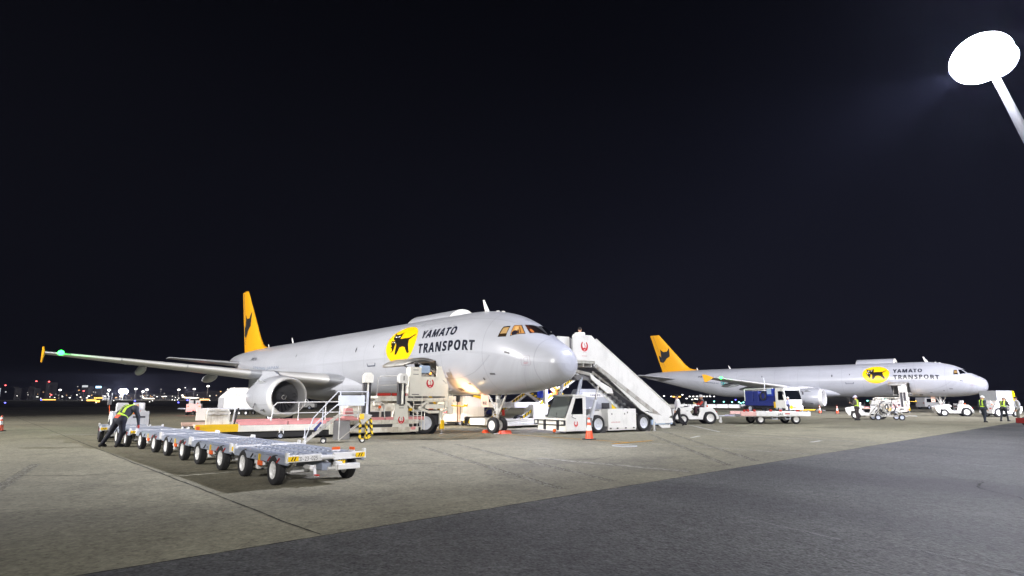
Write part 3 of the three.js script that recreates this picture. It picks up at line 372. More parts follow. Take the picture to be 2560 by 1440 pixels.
    mb().bar([5.07 - 36.0, 6.2, 0.02], [5.07 - 36.0, 6.2, -0.02], 0.01).bar([5.07 - 40.6, 6.5, 0.2], [5.07 - 42.6, 11.6, 0.085], 0.012, 4).build('rudder_gap', M.darkGrey, f); }
  mb().cyl(0.2, 0.5, [5.07 - 44.5, 5.2, 0], 'x', 16, 0.14).build('exhaust', M.steel, t);
  // cockpit windows, proud of the skin, in dark frames
  const pane = (c, m) => { const g = new THREE.Group(); g.name = 'cockpit_window'; t.add(g); const cx = c.reduce((a, p) => [a[0] + p[0] / 4, a[1] + p[1] / 4], [0, 0]); part('frame', skinQuad(c, 0.006), M.black, g); part('pane', skinQuad(c.map((p) => [cx[0] + (p[0] - cx[0]) * 0.9, cx[1] + (p[1] - cx[1]) * 0.88, p[2]]), 0.012), m, g); return g; };
  const wins = [[[3.2, 4.3, 1], [2.79, 4.3, 1], [2.9, 4.82, 1], [3.18, 4.8, 1]], [[2.62, 4.31, 1], [2.08, 4.4, 1], [2.55, 4.85, 1], [2.8, 4.85, 1]], [[2.0, 4.42, 1], [1.63, 4.41, 1], [2.36, 4.88, 1], [2.5, 4.86, 1]]];
  const front = [[[1.98, 4.43, 1], [1.585, 4.375, 1], [2.26, 4.83, 1], [2.5, 4.87, 1]]];
  pane(wins[0], o.cockpit[0]); pane(wins[1], o.cockpit[1]); pane(front[0].map(([s, y]) => [s, y, 1]), o.cockpit[2]);
  for (const w of [wins[0], wins[1], front[0]]) pane([w[1], w[0], w[3], w[2]].map(([s, y]) => [s, y, -1]), M.darkGlass);
  // print on the starboard side (and the same on the port side)
  part('cat_logo', skinPatch(12.3, 9.4, 3.42, 5.46, 0.006, 14, 14), M.cat, fus);
  part('lettering', skinPatch(9.08, 4.45, 3.82, 5.12, 0.007, 20, 12), M.letters, fus);
  part('registration', skinPatch(34.6, 32.5, 4.62, 5.02, 0.008, 8, 4), textMat(o.reg, 256, 64, { color: '#3b3f48', font: 'bold 54px sans-serif' }), fus);
  part('operator_print', skinPatch(o.op[0], o.op[1], o.op[2], o.op[3], 0.008, 12, 5), o.opMat, fus);
  part('hatch_outline', skinQuad([[1.87, 3.0, 1], [1.42, 3.0, 1], [1.5, 3.44, 1], [1.87, 3.44, 1]], 0.006), decalMat(hatchTex), fus);
  part('door_outline', skinPatch(14.3, 13.3, 3.36, 3.62, 0.008, 8, 5), M.handle, fus); 
  for (const [s, y, k] of [[15.79, 4.47, 0.5], [13.75, 4.56, 0.3], [24.7, 4.58, 0.36]]) part('window_plug', skinPatch(s + 0.13 * k, s - 0.13 * k * 1.3, y - 0.34 * k, y + 0.34 * k, 0.009, 4, 4), M.oval, fus);
  for (const [s, y, a, b] of [[5.55, 2.3, 0.1, 0.03], [3.6, 2.7, 0.16, 0.04], [2.55, 3.58, 0.14, 0.04], [4.3, 2.5, 0.05, 0.05], [6.6, 2.05, 0.18, 0.06]]) part('probe', skinPatch(s + a, s - a, y - b, y + b, 0.01, 3, 3), M.darkGrey, fus);
  // aerials along the roof
  for (const [s, h, c] of [[6.0, 0.62, 0.32], [30.1, 0.5, 0.26], [35.2, 0.34, 0.2]]) mb().poly([[0, 0], [c, 0], [c * 0.42 - h * 0.35, h], [c * 0.1 - h * 0.35, h]], 0.05, [5.07 - s, 5.9, 0.02], [0, 0, 0], 0.012).build('aerial', M.white, t);
  for (const [s, h] of [[27, 0.35], [33.5, 0.3]]) mb().poly([[0, 0], [0.24, 0], [0.0, -h], [-0.14, -h]], 0.04, [5.07 - s, 1.82 + (s > 29 ? 0.35 : -0.4), 0], [0, 0, 0], 0.008).build('aerial', M.white, t);
  for (const s of [4.6, 5.0]) mb().geo(new THREE.SphereGeometry(0.09, 10, 6), [5.07 - s, prof(s)[1] - 0.01, 0.05], [0, 0, 0], [1.4, 0.6, 1]).build('beacon', M.white, t);
  // main deck cargo door, raised on the port side: a thick curved panel over the roof, cream inside
  { const a0 = 0.2, a1 = 1.30, R = 2.0, ring = (r) => { const q = []; for (let k = 0; k <= 12; k++) { const a = a0 + (a1 - a0) * k / 12; q.push([o.door[0] + r * Math.sin(a) - 0.2, o.door[1] - r * (Math.cos(a1 - a) - 1) * -1 * 0]); } return q; }; void ring; void R;
    const arc = (th) => { const q = []; for (let k = 0; k <= 14; k++) { const u = k / 14, a = lerp(3.05, 0.62, u); q.push([5.74 - 0.95 + (1.5 - th) * Math.sin(a) * 0.93 + 0.33, -1.15 + (1.5 - th) * Math.cos(a) * 0.85]); } return q; };
    const outer = arc(0), inner = arc(0.16), r = outer.concat(inner.slice().reverse()), x0 = 5.07 - o.door[1], x1 = 5.07 - o.door[0];
    const d = part('main_deck_door', clean(loft([x0, x1].map((x) => r.map(([y, z]) => [x, y, z])), {})), M.hull, t);
    for (const [x, e] of [[x1 + 0.01, 0.04], [x0 - 0.01, 0.04]]) { const b = []; void e; const rr2 = outer.concat(arc(0.34).reverse()); for (const dx of [-0.03, 0.03]) b.push(rr2.map(([y, z]) => [x + dx, y, z])); part('door_frame', clean(loft(b, { cap0: true, cap1: true })), M.creamClean, d); }
    const lin = [x0 + 0.05, x1 - 0.05].map((x) => arc(0.2).map(([y, z]) => [x, y, z])); part('door_lining', loft(lin, { close: false }), M.creamClean, d); }
  // nose gear
  { const g = new THREE.Group(); g.name = 'nose_gear'; t.add(g); mb().bar([0, 0.35, 0], [0.12, 2.1, 0], 0.085, 12).bar([0.06, 0.9, 0], [0.09, 1.95, 0], 0.13, 12).bar([0, 0.35, -0.26], [0, 0.35, 0.26], 0.06).bar([0.05, 0.8, 0], [0.75, 2.0, 0], 0.05).bar([0.05, 1.0, 0.1], [-0.35, 2.0, 0.38], 0.045).bar([0.05, 1.0, -0.1], [-0.35, 2.0, -0.38], 0.045).box(0.14, 0.22, 0.2, [-0.13, 0.72, 0]).box(0.12, 0.3, 0.3, [0.14, 1.35, 0]).bar([-0.1, 0.6, 0.02], [-0.28, 0.95, 0.02], 0.03).bar([-0.28, 0.95, 0.02], [-0.05, 1.15, 0.02], 0.03).build('leg', M.alu, g);
    mb().cyl(0.1, 0.1, [0.22, 1.5, 0.16], 'x', 12).cyl(0.1, 0.1, [0.22, 1.5, -0.16], 'x', 12).build('taxi_lamp', M.steel, g);
    for (const z of [-0.25, 0.25]) wheel(g, 0.375, 0.22, [0, 0.375, z], M.white);
    const d = mb().box(0.42, 0.62, 0.03, [-0.56, 1.52, 0.3], [0.08, 0.35, 0]).build('gear_door', M.pinkPlate, g); sticker('number', 0.3, 0.2, textMat(o.no, 64, 48, { font: 'bold 44px sans-serif', color: '#333' }), [-0.55, 1.42, 0.33], [0.08, 0.35, 0], d);
    mb().box(0.16, 0.26, 0.03, [0.12, 0.95, -0.28]).build('tag', M.red, g); }
  return t;
}
const hatchTex = canvasTex(128, 128, (x) => { x.strokeStyle = '#97868c'; x.lineWidth = 3; x.beginPath(); x.roundRect(4, 4, 120, 120, 16); x.stroke(); x.strokeRect(44, 26, 48, 54); x.fillStyle = 'rgba(220,120,130,.5)'; x.fillRect(34, 92, 62, 5); x.fillRect(34, 104, 50, 4); });
M.handle = decalMat(canvasTex(128, 40, (x) => { x.strokeStyle = '#4a505e'; x.lineWidth = 9; x.lineJoin = 'round'; x.beginPath(); x.moveTo(6, 3); x.lineTo(12, 28); x.lineTo(116, 28); x.lineTo(122, 3); x.stroke(); }));
M.oval = decalMat(canvasTex(64, 96, (x) => { x.fillStyle = '#1a1d24'; x.beginPath(); x.ellipse(32, 48, 28, 44, 0, 0, 7); x.fill(); }));
const blindTex = canvasTex(64, 64, (x) => { x.fillStyle = '#3a2a16'; x.fillRect(0, 0, 64, 64); x.fillStyle = '#ffcf8a'; for (let i = 0; i < 6; i++) x.fillRect(8, 8 + i * 7, 56, 4); });
const crewTex = canvasTex(64, 64, (x) => { x.fillStyle = '#d89a55'; x.fillRect(0, 0, 64, 64); x.fillStyle = '#f0c07c'; x.fillRect(16, 8, 22, 30); x.fillStyle = '#8a5d2c'; x.fillRect(44, 10, 6, 50); x.fillStyle = '#2a2630'; x.beginPath(); x.ellipse(18, 52, 15, 15, 0, 0, 7); x.fill(); x.fillStyle = '#5a4030'; x.fillRect(32, 34, 8, 28); });
const redTex = canvasTex(128, 64, (x) => { const g = x.createLinearGradient(0, 0, 128, 0); g.addColorStop(0, '#7a3a24'); g.addColorStop(0.35, '#30201e'); g.addColorStop(1, '#0e1216'); x.fillStyle = g; x.fillRect(0, 0, 128, 64); x.fillStyle = '#ff9a55'; x.beginPath(); x.ellipse(22, 50, 12, 16, 0, 0, 7); x.fill(); });
const litPane = (t, p) => new THREE.MeshStandardMaterial({ color: 0x080808, roughness: 0.08, emissive: 0xffffff, emissiveMap: t, emissiveIntensity: p });
M.win1 = litPane(blindTex, 0.8); M.win2 = litPane(crewTex, 0.75); M.win3 = litPane(redTex, 0.5);
M.opJapan = decalMat(canvasTex(512, 96, (x) => { x.fillStyle = '#7b8699'; x.font = 'bold 70px sans-serif'; x.textBaseline = 'middle'; x.fillText('SPRING JAPAN', 8, 50, 490); }));
M.opSpring = decalMat(canvasTex(512, 128, (x) => { x.fillStyle = '#3c4656'; x.font = 'bold 44px sans-serif'; x.textBaseline = 'middle'; x.fillText('Operated by', 4, 74, 210); x.strokeStyle = '#128a8a'; x.lineWidth = 14; x.lineCap = 'round'; x.beginPath(); x.arc(262, 44, 22, 0.4, 4.9, true); x.arc(262, 88, 22, 4.2, 2.2); x.stroke(); x.beginPath(); x.arc(290, 84, 20, 3.6, 0.8); x.stroke(); x.fillStyle = '#49a6a6'; x.font = 'bold 66px sans-serif'; x.fillText('SPRING', 330, 70, 178); }));
makeAirliner('cargo_airliner', 'large near light grey cargo jet with 82 on its pinkish nose gear door', P1, { reg: 'JA82YA', no: '82', nav: 2, cockpit: [M.win1, M.win2, M.win3], op: [33.2, 27.2, 3.72, 4.12], opMat: M.opJapan, door: [9.3, 13.4] });
makeAirliner('cargo_airliner', 'farther grey cargo jet at the right, white navigation light and teal print near its tail', P2, { reg: 'JA81YA', no: '81', nav: 2, cockpit: [M.win1, M.darkGlass, M.darkGlass], op: [33.4, 27.6, 3.5, 4.2], opMat: M.opSpring, door: [9.3, 13.4] });
// ------------------------------------------------------------------ people: one continuous body surface each
function surfaceNets(f, lo, hi, h) {
  const n = lo.map((v, k) => Math.ceil((hi[k] - v) / h) + 1), [nx, ny, nz] = n, F = new Float32Array(nx * ny * nz), at = (i, j, k) => (k * ny + j) * nx + i;
  for (let k = 0; k < nz; k++) for (let j = 0; j < ny; j++) for (let i = 0; i < nx; i++) F[at(i, j, k)] = f(lo[0] + i * h, lo[1] + j * h, lo[2] + k * h);
  const id = new Int32Array(nx * ny * nz).fill(-1), pos = [], idx = [];
  for (let k = 0; k + 1 < nz; k++) for (let j = 0; j + 1 < ny; j++) for (let i = 0; i + 1 < nx; i++) {
    let c = 0, x = 0, y = 0, z = 0; const v = []; for (let q = 0; q < 8; q++) v.push(F[at(i + (q & 1), j + ((q >> 1) & 1), k + (q >> 2))]);
    for (let a = 0; a < 8; a++) for (const m of [1, 2, 4]) { const b = a | m; if (b === a) continue; if ((v[a] < 0) !== (v[b] < 0)) { const t = v[a] / (v[a] - v[b]); x += (a & 1) + (m === 1 ? t : 0); y += ((a >> 1) & 1) + (m === 2 ? t : 0); z += (a >> 2) + (m === 4 ? t : 0); c++; } }
    if (c) { id[at(i, j, k)] = pos.length / 3; pos.push(lo[0] + (i + x / c) * h, lo[1] + (j + y / c) * h, lo[2] + (k + z / c) * h); }
  }
  const quad = (a, b, c, d, flip) => { if (Math.min(a, b, c, d) < 0) return; flip ? idx.push(a, c, b, a, d, c) : idx.push(a, b, c, a, c, d); };
  for (let k = 1; k + 1 < nz; k++) for (let j = 1; j + 1 < ny; j++) for (let i = 1; i + 1 < nx; i++) {
    const s = F[at(i, j, k)] < 0;
    if (s !== F[at(i + 1, j, k)] < 0) quad(id[at(i, j - 1, k - 1)], id[at(i, j, k - 1)], id[at(i, j, k)], id[at(i, j - 1, k)], !s);
    if (s !== F[at(i, j + 1, k)] < 0) quad(id[at(i - 1, j, k - 1)], id[at(i - 1, j, k)], id[at(i, j, k)], id[at(i, j, k - 1)], !s);
    if (s !== F[at(i, j, k + 1)] < 0) quad(id[at(i - 1, j - 1, k)], id[at(i, j - 1, k)], id[at(i, j, k)], id[at(i - 1, j, k)], !s);
  }
  const g = new THREE.BufferGeometry(); g.setAttribute('position', new THREE.Float32BufferAttribute(pos, 3)); g.setIndex(idx); g.computeVertexNormals(); return g;
}
const smin = (a, b, k) => { const h = Math.max(k - Math.abs(a - b), 0) / k; return Math.min(a, b) - h * h * k * 0.25; };
function cone(p, a, b, r0, r1) { const bx = b[0] - a[0], by = b[1] - a[1], bz = b[2] - a[2], px = p[0] - a[0], py = p[1] - a[1], pz = p[2] - a[2], t = Math.max(0, Math.min(1, (px * bx + py * by + pz * bz) / (bx * bx + by * by + bz * bz + 1e-9))); return Math.hypot(px - bx * t, py - by * t, pz - bz * t) - (r0 + (r1 - r0) * t); }
const SKIN = [0.55, 0.33, 0.22];
// stand facing +x; z to the person's right. Joint table can be replaced joint by joint.
const STAND = { pelvis: [0, 0.95, 0], chest: [0.0, 1.27, 0], neck: [0.0, 1.45, 0], head: [0.03, 1.6, 0], shL: [0, 1.4, -0.18], shR: [0, 1.4, 0.18], elL: [-0.04, 1.12, -0.23], elR: [-0.04, 1.12, 0.23], haL: [0.08, 0.88, -0.24], haR: [0.08, 0.88, 0.24], hiL: [0, 0.91, -0.095], hiR: [0, 0.91, 0.095], knL: [0.03, 0.5, -0.1], knR: [0.03, 0.5, 0.1], anL: [-0.02, 0.09, -0.11], anR: [-0.02, 0.09, 0.11], toL: [0.15, 0.04, -0.13], toR: [0.15, 0.04, 0.13] };
const pmat = new THREE.MeshStandardMaterial({ vertexColors: true, roughness: 0.8 });
function makePerson(label, pos, turn, o) {
  const J = { ...STAND, ...(o.pose || {}) }, C = { top: [0.05, 0.05, 0.06], legs: [0.02, 0.022, 0.035], shoes: [0.012, 0.012, 0.012], sleeve: null, hand: SKIN, ...(o.colors || {}) };
  const t = thing('person', label, 'person', pos, turn); const S = o.scale || 1; t.scale.setScalar(S);
  const B = [], K = o.bulk || 1.06;
  const add = (a, b, r0, r1, c, k = 0.05) => B.push([J[a] || a, J[b] || b, r0 * K, r1 * K, c, k]);
  add('pelvis', 'chest', 0.135, 0.15, C.top, 0.08); add('chest', 'neck', 0.14, 0.06, C.top, 0.06); add('hiL', 'hiR', 0.125, 0.125, C.legs, 0.06); add('shL', 'shR', 0.085, 0.085, C.top, 0.07);
  add('neck', 'head', 0.058, 0.055, SKIN, 0.03);
  for (const s of ['L', 'R']) { add('sh' + s, 'el' + s, 0.072, 0.052, C.sleeve || C.top, 0.04); add('el' + s, 'ha' + s, 0.05, 0.034, C.sleeve || C.top, 0.03); add('hi' + s, 'kn' + s, 0.105, 0.068, C.legs, 0.05); add('kn' + s, 'an' + s, 0.068, 0.05, C.legs, 0.03); add('an' + s, 'to' + s, 0.055, 0.042, C.shoes, 0.03); add([J['an' + s][0] - 0.05, J['an' + s][1] - 0.04, J['an' + s][2]], 'an' + s, 0.045, 0.05, C.shoes, 0.03); }
  const hands = [];
  for (const s of ['L', 'R']) { // palm, four bent fingers of different lengths and a thumb from the side of the palm
    const e = V(...J['el' + s]), h = V(...J['ha' + s]), d = h.clone().sub(e).normalize(), side = V(0, 0, s === 'L' ? 1 : -1), across = V().crossVectors(d, side); if (across.lengthSq() < 0.05) across.set(1, 0, 0); across.normalize(); const nrm = V().crossVectors(across, d).normalize();
    const palm = h.clone().addScaledVector(d, 0.08); B.push([h.toArray(), palm.toArray(), 0.032, 0.034, C.hand, 0.02]);
    const seg = (a, b, r0, r1) => { const L = a.distanceTo(b), g = clean(new THREE.CylinderGeometry(r1, r0, L, 6)); g.applyMatrix4(_m.compose(a.clone().add(b).multiplyScalar(0.5), _q.setFromUnitVectors(V(0, 1, 0), b.clone().sub(a).normalize()), _s.set(1, 1, 1))); hands.push(g); };
    [0.072, 0.082, 0.076, 0.06].forEach((L, i) => { const a = palm.clone().addScaledVector(across, (i - 1.5) * 0.02).addScaledVector(d, 0.015), b = a.clone().addScaledVector(d, L * 0.5).addScaledVector(nrm, L * 0.16), c = b.clone().addScaledVector(d, L * 0.28).addScaledVector(nrm, L * 0.36); seg(a, b, 0.0095, 0.0088); seg(b, c, 0.0088, 0.0075); });
    const a = h.clone().addScaledVector(d, 0.035).addScaledVector(across, -0.034), b = a.clone().addScaledVector(across, -0.025).addScaledVector(d, 0.03).addScaledVector(nrm, 0.012), c = b.clone().addScaledVector(d, 0.03).addScaledVector(nrm, 0.012); seg(a, b, 0.011, 0.0095); seg(b, c, 0.0095, 0.008);
  }
  let lo = [9, 9, 9], hi = [-9, -9, -9]; for (const [a, b, r0, r1] of B) for (const [p, r] of [[a, r0], [b, r1]]) for (let k = 0; k < 3; k++) { lo[k] = Math.min(lo[k], p[k] - r - 0.05); hi[k] = Math.max(hi[k], p[k] + r + 0.05); }
  const fBody = (x, y, z) => { let d = 9; const p = [x, y, z]; for (const q of B) d = smin(d, cone(p, q[0], q[1], q[2], q[3]), q[5]); return Math.max(d, 0.003 - y); };
  const colOf = (x, y, z) => { let d = 9, c = C.top; const p = [x, y, z]; for (const q of B) { const e = cone(p, q[0], q[1], q[2], q[3]); if (e < d) { d = e; c = q[4]; } } return c; };
  const body = surfaceNets(fBody, lo, hi, 0.02);
  // head on a finer grid: skull, jaw, nose, ears
  const hd = V(...J.head), fw = o.face ? V(...o.face).normalize() : V(1, 0, 0), up = hd.clone().sub(V(...J.neck)).normalize(), rt = V().crossVectors(fw, up).normalize(), f2 = V().crossVectors(up, rt).normalize();
  const P = (a, b, c) => hd.clone().addScaledVector(f2, a).addScaledVector(up, b).addScaledVector(rt, c).toArray();
  const H = [[P(-0.015, 0.045, 0), P(0.0, 0.045, 0), 0.092, 0.09, 0.03], [P(0.02, -0.02, 0), P(0.045, -0.07, 0), 0.074, 0.045, 0.05], [P(0.085, 0.02, 0), P(0.112, -0.022, 0), 0.012, 0.017, 0.02], [P(-0.005, 0.02, 0.083), P(-0.012, -0.015, 0.08), 0.018, 0.012, 0.01], [P(-0.005, 0.02, -0.083), P(-0.012, -0.015, -0.08), 0.018, 0.012, 0.01]];
  const fHead = (x, y, z) => { let d = 9; for (const q of H) d = smin(d, cone([x, y, z], q[0], q[1], q[2], q[3]), q[4]); return d; };
  const head = surfaceNets(fHead, hd.toArray().map((v) => v - 0.17), hd.toArray().map((v) => v + 0.17), 0.0085);
  const eyes = [[0.082, 0.02, 0.032], [0.082, 0.02, -0.032]].map((q) => V(...P(...q))), mouth = V(...P(0.095, -0.06, 0));
  const colour = (g, f) => { g = clean(g); const p = g.attributes.position, c = new Float32Array(p.count * 3); for (let i = 0; i < p.count; i++) c.set(f(p.getX(i), p.getY(i), p.getZ(i)), i * 3); g.setAttribute('color', new THREE.BufferAttribute(c, 3)); return g; };
  const gs = [colour(body, colOf), colour(head, (x, y, z) => { const p = V(x, y, z); if (eyes.some((e) => e.distanceTo(p) < 0.013)) return [0.03, 0.02, 0.02]; if (mouth.distanceTo(p) < 0.016) return [0.35, 0.12, 0.1]; return SKIN; }), ...hands.map((g) => colour(g, () => C.hand))];
  part('body', mergeGeometries(gs, false), pmat, t);
  const basis = new THREE.Matrix4().makeBasis(f2, up, rt).setPosition(hd);
  if (o.hair) { const g = new THREE.SphereGeometry(0.106, 20, 14, 0, Math.PI * 2, 0, 1.75); g.rotateZ(0.5); g.scale(1.04, 1.0, 0.98); g.translate(-0.012, 0.05, 0); g.applyMatrix4(basis); part('hair', g, M.hairDark, t); }
  if (o.helmet) { const h = mb().geo(new THREE.SphereGeometry(0.128, 24, 12, 0, Math.PI * 2, 0, 1.6), [-0.005, 0.055, 0], [0, 0, 0.06], [1.08, 1.02, 0.97]).geo(new THREE.CylinderGeometry(0.125, 0.142, 0.02, 24), [0.035, 0.062, 0], [0, 0, 0.06], [1.1, 1, 0.93]).geo(new THREE.TorusGeometry(0.128, 0.012, 5, 20, Math.PI), [-0.005, 0.06, 0], [0, 0, 0.06], [1.08, 1.02, 0.97]); const g = h.merged(); g.applyMatrix4(basis); part('helmet', g, o.helmet, t); }
  const shell = (name, keep, off, m) => { const parts = B.filter((q) => keep.includes(q)); let l = [9, 9, 9], u = [-9, -9, -9]; for (const [a, b, r0, r1] of parts) for (const [p, r] of [[a, r0], [b, r1]]) for (let k = 0; k < 3; k++) { l[k] = Math.min(l[k], p[k] - r - 0.06); u[k] = Math.max(u[k], p[k] + r + 0.06); } return { l, u, f: (x, y, z) => { let d = 9; for (const q of parts) d = smin(d, cone([x, y, z], q[0], q[1], q[2], q[3]), q[5]); return d - off; }, name, m }; };
  if (o.vest) { // reflective vest: bands over the shoulders and round the waist, following the torso
    const torso = shell('vest', [B[0], B[1], B[3]], 0.016, null), ax = V(...J.chest).sub(V(...J.pelvis)).normalize(), pv = V(...J.pelvis), len = V(...J.neck).sub(pv).length(), zr = V(...J.shR).sub(V(...J.shL)).normalize();
    const band = (name, test, m) => { const f = (x, y, z) => { const p = V(x, y, z).sub(pv), u = p.dot(ax), w = p.dot(zr); return Math.max(torso.f(x, y, z), -(torso.f(x, y, z) + 0.03), test(u / len, w)); }; const g = surfaceNets(f, torso.l, torso.u, 0.014); part(name, g, m, t); };
    band('vest_strap', (u, w) => Math.max(Math.abs(Math.abs(w) - 0.095) - 0.034, 0.16 - u * 0.5, u * 0.5 - 0.58), o.vest); band('vest_belt', (u) => Math.abs(u * 0.5 - 0.10) - 0.035, o.vest);
    if (o.belt) band('vest_hem', (u) => Math.abs(u * 0.5 + 0.0) - 0.06, o.belt);
  }
  return t;
}
mat('hairDark', [0.015, 0.011, 0.01], 0.7, { plain: 1 });
M.stripeLeg = new THREE.MeshStandardMaterial({ map: stripeTex.clone(), roughness: 0.5 }); M.stripeLeg.map.repeat.set(5, 5); M.stripeLeg.map.rotation = Math.PI / 2; M.stripeLeg.map.needsUpdate = true;
M.tint = new THREE.MeshPhysicalMaterial({ color: 0xa8b0ac, roughness: 0.08, transmission: 0.72, thickness: 0, ior: 1.45 });
mat('darkRed', [0.22, 0.015, 0.012], 0.5);
// ------------------------------------------------------------------ ground equipment round the near aircraft
const TAILWARD = Math.PI - P1.t, NOSEWARD = -P1.t;
{ // six container dollies coupled in a row
  function makeDolly(label, no, pos, turn) {
    const t = thing('container_dolly', label, 'dolly', pos, turn, 'container dollies coupled in a row');
    const L = 2.9, W = 1.6, Y = 0.56;
    const f = mb(); for (const z of [-W / 2 + 0.03, W / 2 - 0.03]) f.span(-L / 2, L / 2, Y - 0.16, Y - 0.02, z - 0.03, z + 0.03); for (const x of [-1.0, -0.35, 0.35, 1.0]) f.span(x - 0.04, x + 0.04, Y - 0.15, Y - 0.04, -W / 2 + 0.06, W / 2 - 0.06, 0); f.span(-L / 2, L / 2, Y - 0.3, Y - 0.16, -0.09, 0.09); f.build('deck_frame', M.deckGrey, t);
    for (const [a, x] of [[1, 0.85], [-1, -0.85]]) { const ax = mb().bar([x, 0.275, -0.68], [x, 0.275, 0.68], 0.035).span(x - 0.06, x + 0.06, 0.2, 0.32, -0.55, 0.55); for (const z of [-0.5, 0.5]) ax.beam([x, 0.26, z], [x - a * 0.42, 0.4, z], 0.1, 0.06).beam([x, 0.26, z], [x + a * 0.3, 0.42, z], 0.08, 0.05); ax.build('axle', M.white, t); for (const z of [-0.73, 0.73]) wheel(t, 0.275, 0.17, [x, 0.275, z]); }
    for (let k = 0; k < 8; k++) { const z = -0.665 + k * 0.19; mb().span(-L / 2 + 0.06, L / 2 - 0.06, Y - 0.03, Y + (k % 2 ? 0.0 : 0.012), z - 0.087, z + 0.087, 0.006).build('deck_plate', M.deckGrey, t); }
    { const r = mb(); for (let k = 0; k < 7; k++) for (let i = 0; i < 12; i++) r.cyl(0.018, 0.1, [-1.25 + i * 0.227 + (k % 2) * 0.1, Y, -0.57 + k * 0.19], 'z', 8); const o = r.build('roller', M.greyPaint, t); o.userData.kind = 'stuff'; }
    for (const s of [-1, 1]) { // end bars with printed plates, corner posts
      const b = mb(); for (const z of [-0.46, 0.46]) b.span(s * L / 2 - 0.035, s * L / 2 + 0.035, Y - 0.11, Y + 0.02, z - 0.34, z + 0.34); b.bar([s * L / 2, Y - 0.05, -0.15], [s * L / 2, Y - 0.05, 0.15], 0.045, 12).bar([s * (L / 2 - 0.06), Y - 0.06, -0.2], [s * (L / 2 - 0.06), Y - 0.06, 0.2], 0.03, 12); b.build('end_bar', M.white, t);
      for (const z of [-0.78, 0.78]) { mb().span(s * L / 2 - 0.04, s * L / 2 + 0.04, Y - 0.12, Y + 0.075, z - 0.03, z + 0.03).build('corner_post', M.white, t); sticker('hazard_mark', 0.2, 0.085, M.hazardMark, [s * (L / 2 + 0.043), Y - 0.045, z * 0.87], [0, s * Math.PI / 2, 0], t); }
      sticker('number_plate', 0.42, 0.1, M[no], [s * (L / 2 + 0.038), Y - 0.045, s * 0.4], [0, s * Math.PI / 2, 0], t); sticker('number_plate', 0.22, 0.06, M[no], [s * (L / 2 + 0.038), Y - 0.04, -s * 0.6], [0, s * Math.PI / 2, 0], t);
      mb().beam([s * 1.35, 0.36, -0.2], [s * 1.5, 0.2, -0.25], 0.05, 0.03).beam([s * 1.5, 0.2, -0.25], [s * 1.62, 0.19, -0.25], 0.05, 0.03).span(s > 0 ? 1.2 : -1.5, s > 0 ? 1.5 : -1.2, 0.3, 0.38, -0.36, -0.28).build('brake_pedal', M.white, t);
      mb().box(0.12, 0.02, 0.06, [s * 1.58, 0.205, -0.25]).build('pedal_pad', M.red, t);
      sticker('hazard_mark', 0.16, 0.06, M.hazardMark, [s * (L / 2 + 0.005), 0.4, 0.3], [0, s * Math.PI / 2, 0], t);
    }
    mb().beam([1.3, 0.33, 0], [1.8, 0.3, 0], 0.12, 0.08).cyl(0.07, 0.05, [1.84, 0.3, 0], 'y', 14).build('towbar', M.galvPale, t);
    mb().span(-1.62, -1.42, 0.27, 0.37, 0.15, 0.62).box(0.12, 0.16, 0.14, [-1.5, 0.34, 0.2]).bar([-1.5, 0.3, 0.0], [-1.5, 0.3, 0.2], 0.03).build('hitch', M.white, t);
    for (const z of [-1, 1]) { mb().box(0.5, 0.1, 0.05, [0.0, 0.36, z * 0.74]).box(0.1, 0.1, 0.1, [0.1, 0.27, z * 0.72]).build('side_bracket', M.white, t); mb().box(0.22, 0.12, 0.02, [-0.1, 0.37, z * 0.78]).build('reflector', M.orange, t);
      for (const [x, a] of [[-1.15, 0.6], [-0.7, 0.7], [0.25, 0.6], [0.9, 0.65]]) mb().bar([x, Y - 0.05, z * 0.805], [x + 0.12, Y - 0.13, z * 0.805], 0.016, 6).build('latch', x < 0 ? M.red : M.dark, t);
      sticker('hazard_mark', 0.12, 0.12, M.hazardMark, [-0.12, Y - 0.09, z * 0.806], [0, z > 0 ? 0 : Math.PI, 0], t); sticker('operator_mark', 0.13, 0.065, M.jalBlack, [0.12, Y - 0.09, z * 0.806], [0, z > 0 ? 0 : Math.PI, 0], t); }
    return t;
  }
  M.hazardMark = new THREE.MeshStandardMaterial({ roughness: 0.5, map: canvasTex(128, 64, (x) => { x.fillStyle = '#f2c800'; x.fillRect(0, 0, 128, 64); x.fillStyle = '#111'; for (const a of [34, 66]) { x.beginPath(); x.moveTo(a, 58); x.lineTo(a + 14, 58); x.lineTo(a + 34, 6); x.lineTo(a + 20, 6); x.fill(); } }) });
  for (const [k, s] of [['plate25', 'CD-23-025'], ['plate22', 'CD-23-022'], ['plate24', 'CD-23-024']]) M[k] = textMat(s, 256, 56, { font: '52px monospace', color: '#15171c' });
  const spots = [[-3.9, 13.42, 0, 'plate25', 'front dolly of the row, plate CD-23-025, two red tags on its deck'], [-0.72, 13.45, 0.02, 'plate22', 'container dolly second from the near end of the row'], [2.32, 13.5, 0.01, 'plate24', 'container dolly third from the near end of the row'], [5.45, 13.55, 0.03, 'plate22', 'container dolly fourth in the row, with three nearer ones'], [8.5, 13.75, 0.0, 'plate24', 'container dolly fifth in the row, in front of the bending worker'], [11.7, 13.95, -0.12, 'plate22', 'last dolly of the row, turned slightly, behind the white tractor']];
  for (const [s, l, a, no, label] of spots) { const [x, z] = bay(s, l); makeDolly(label, no, [x, 0, z], TAILWARD + a); }
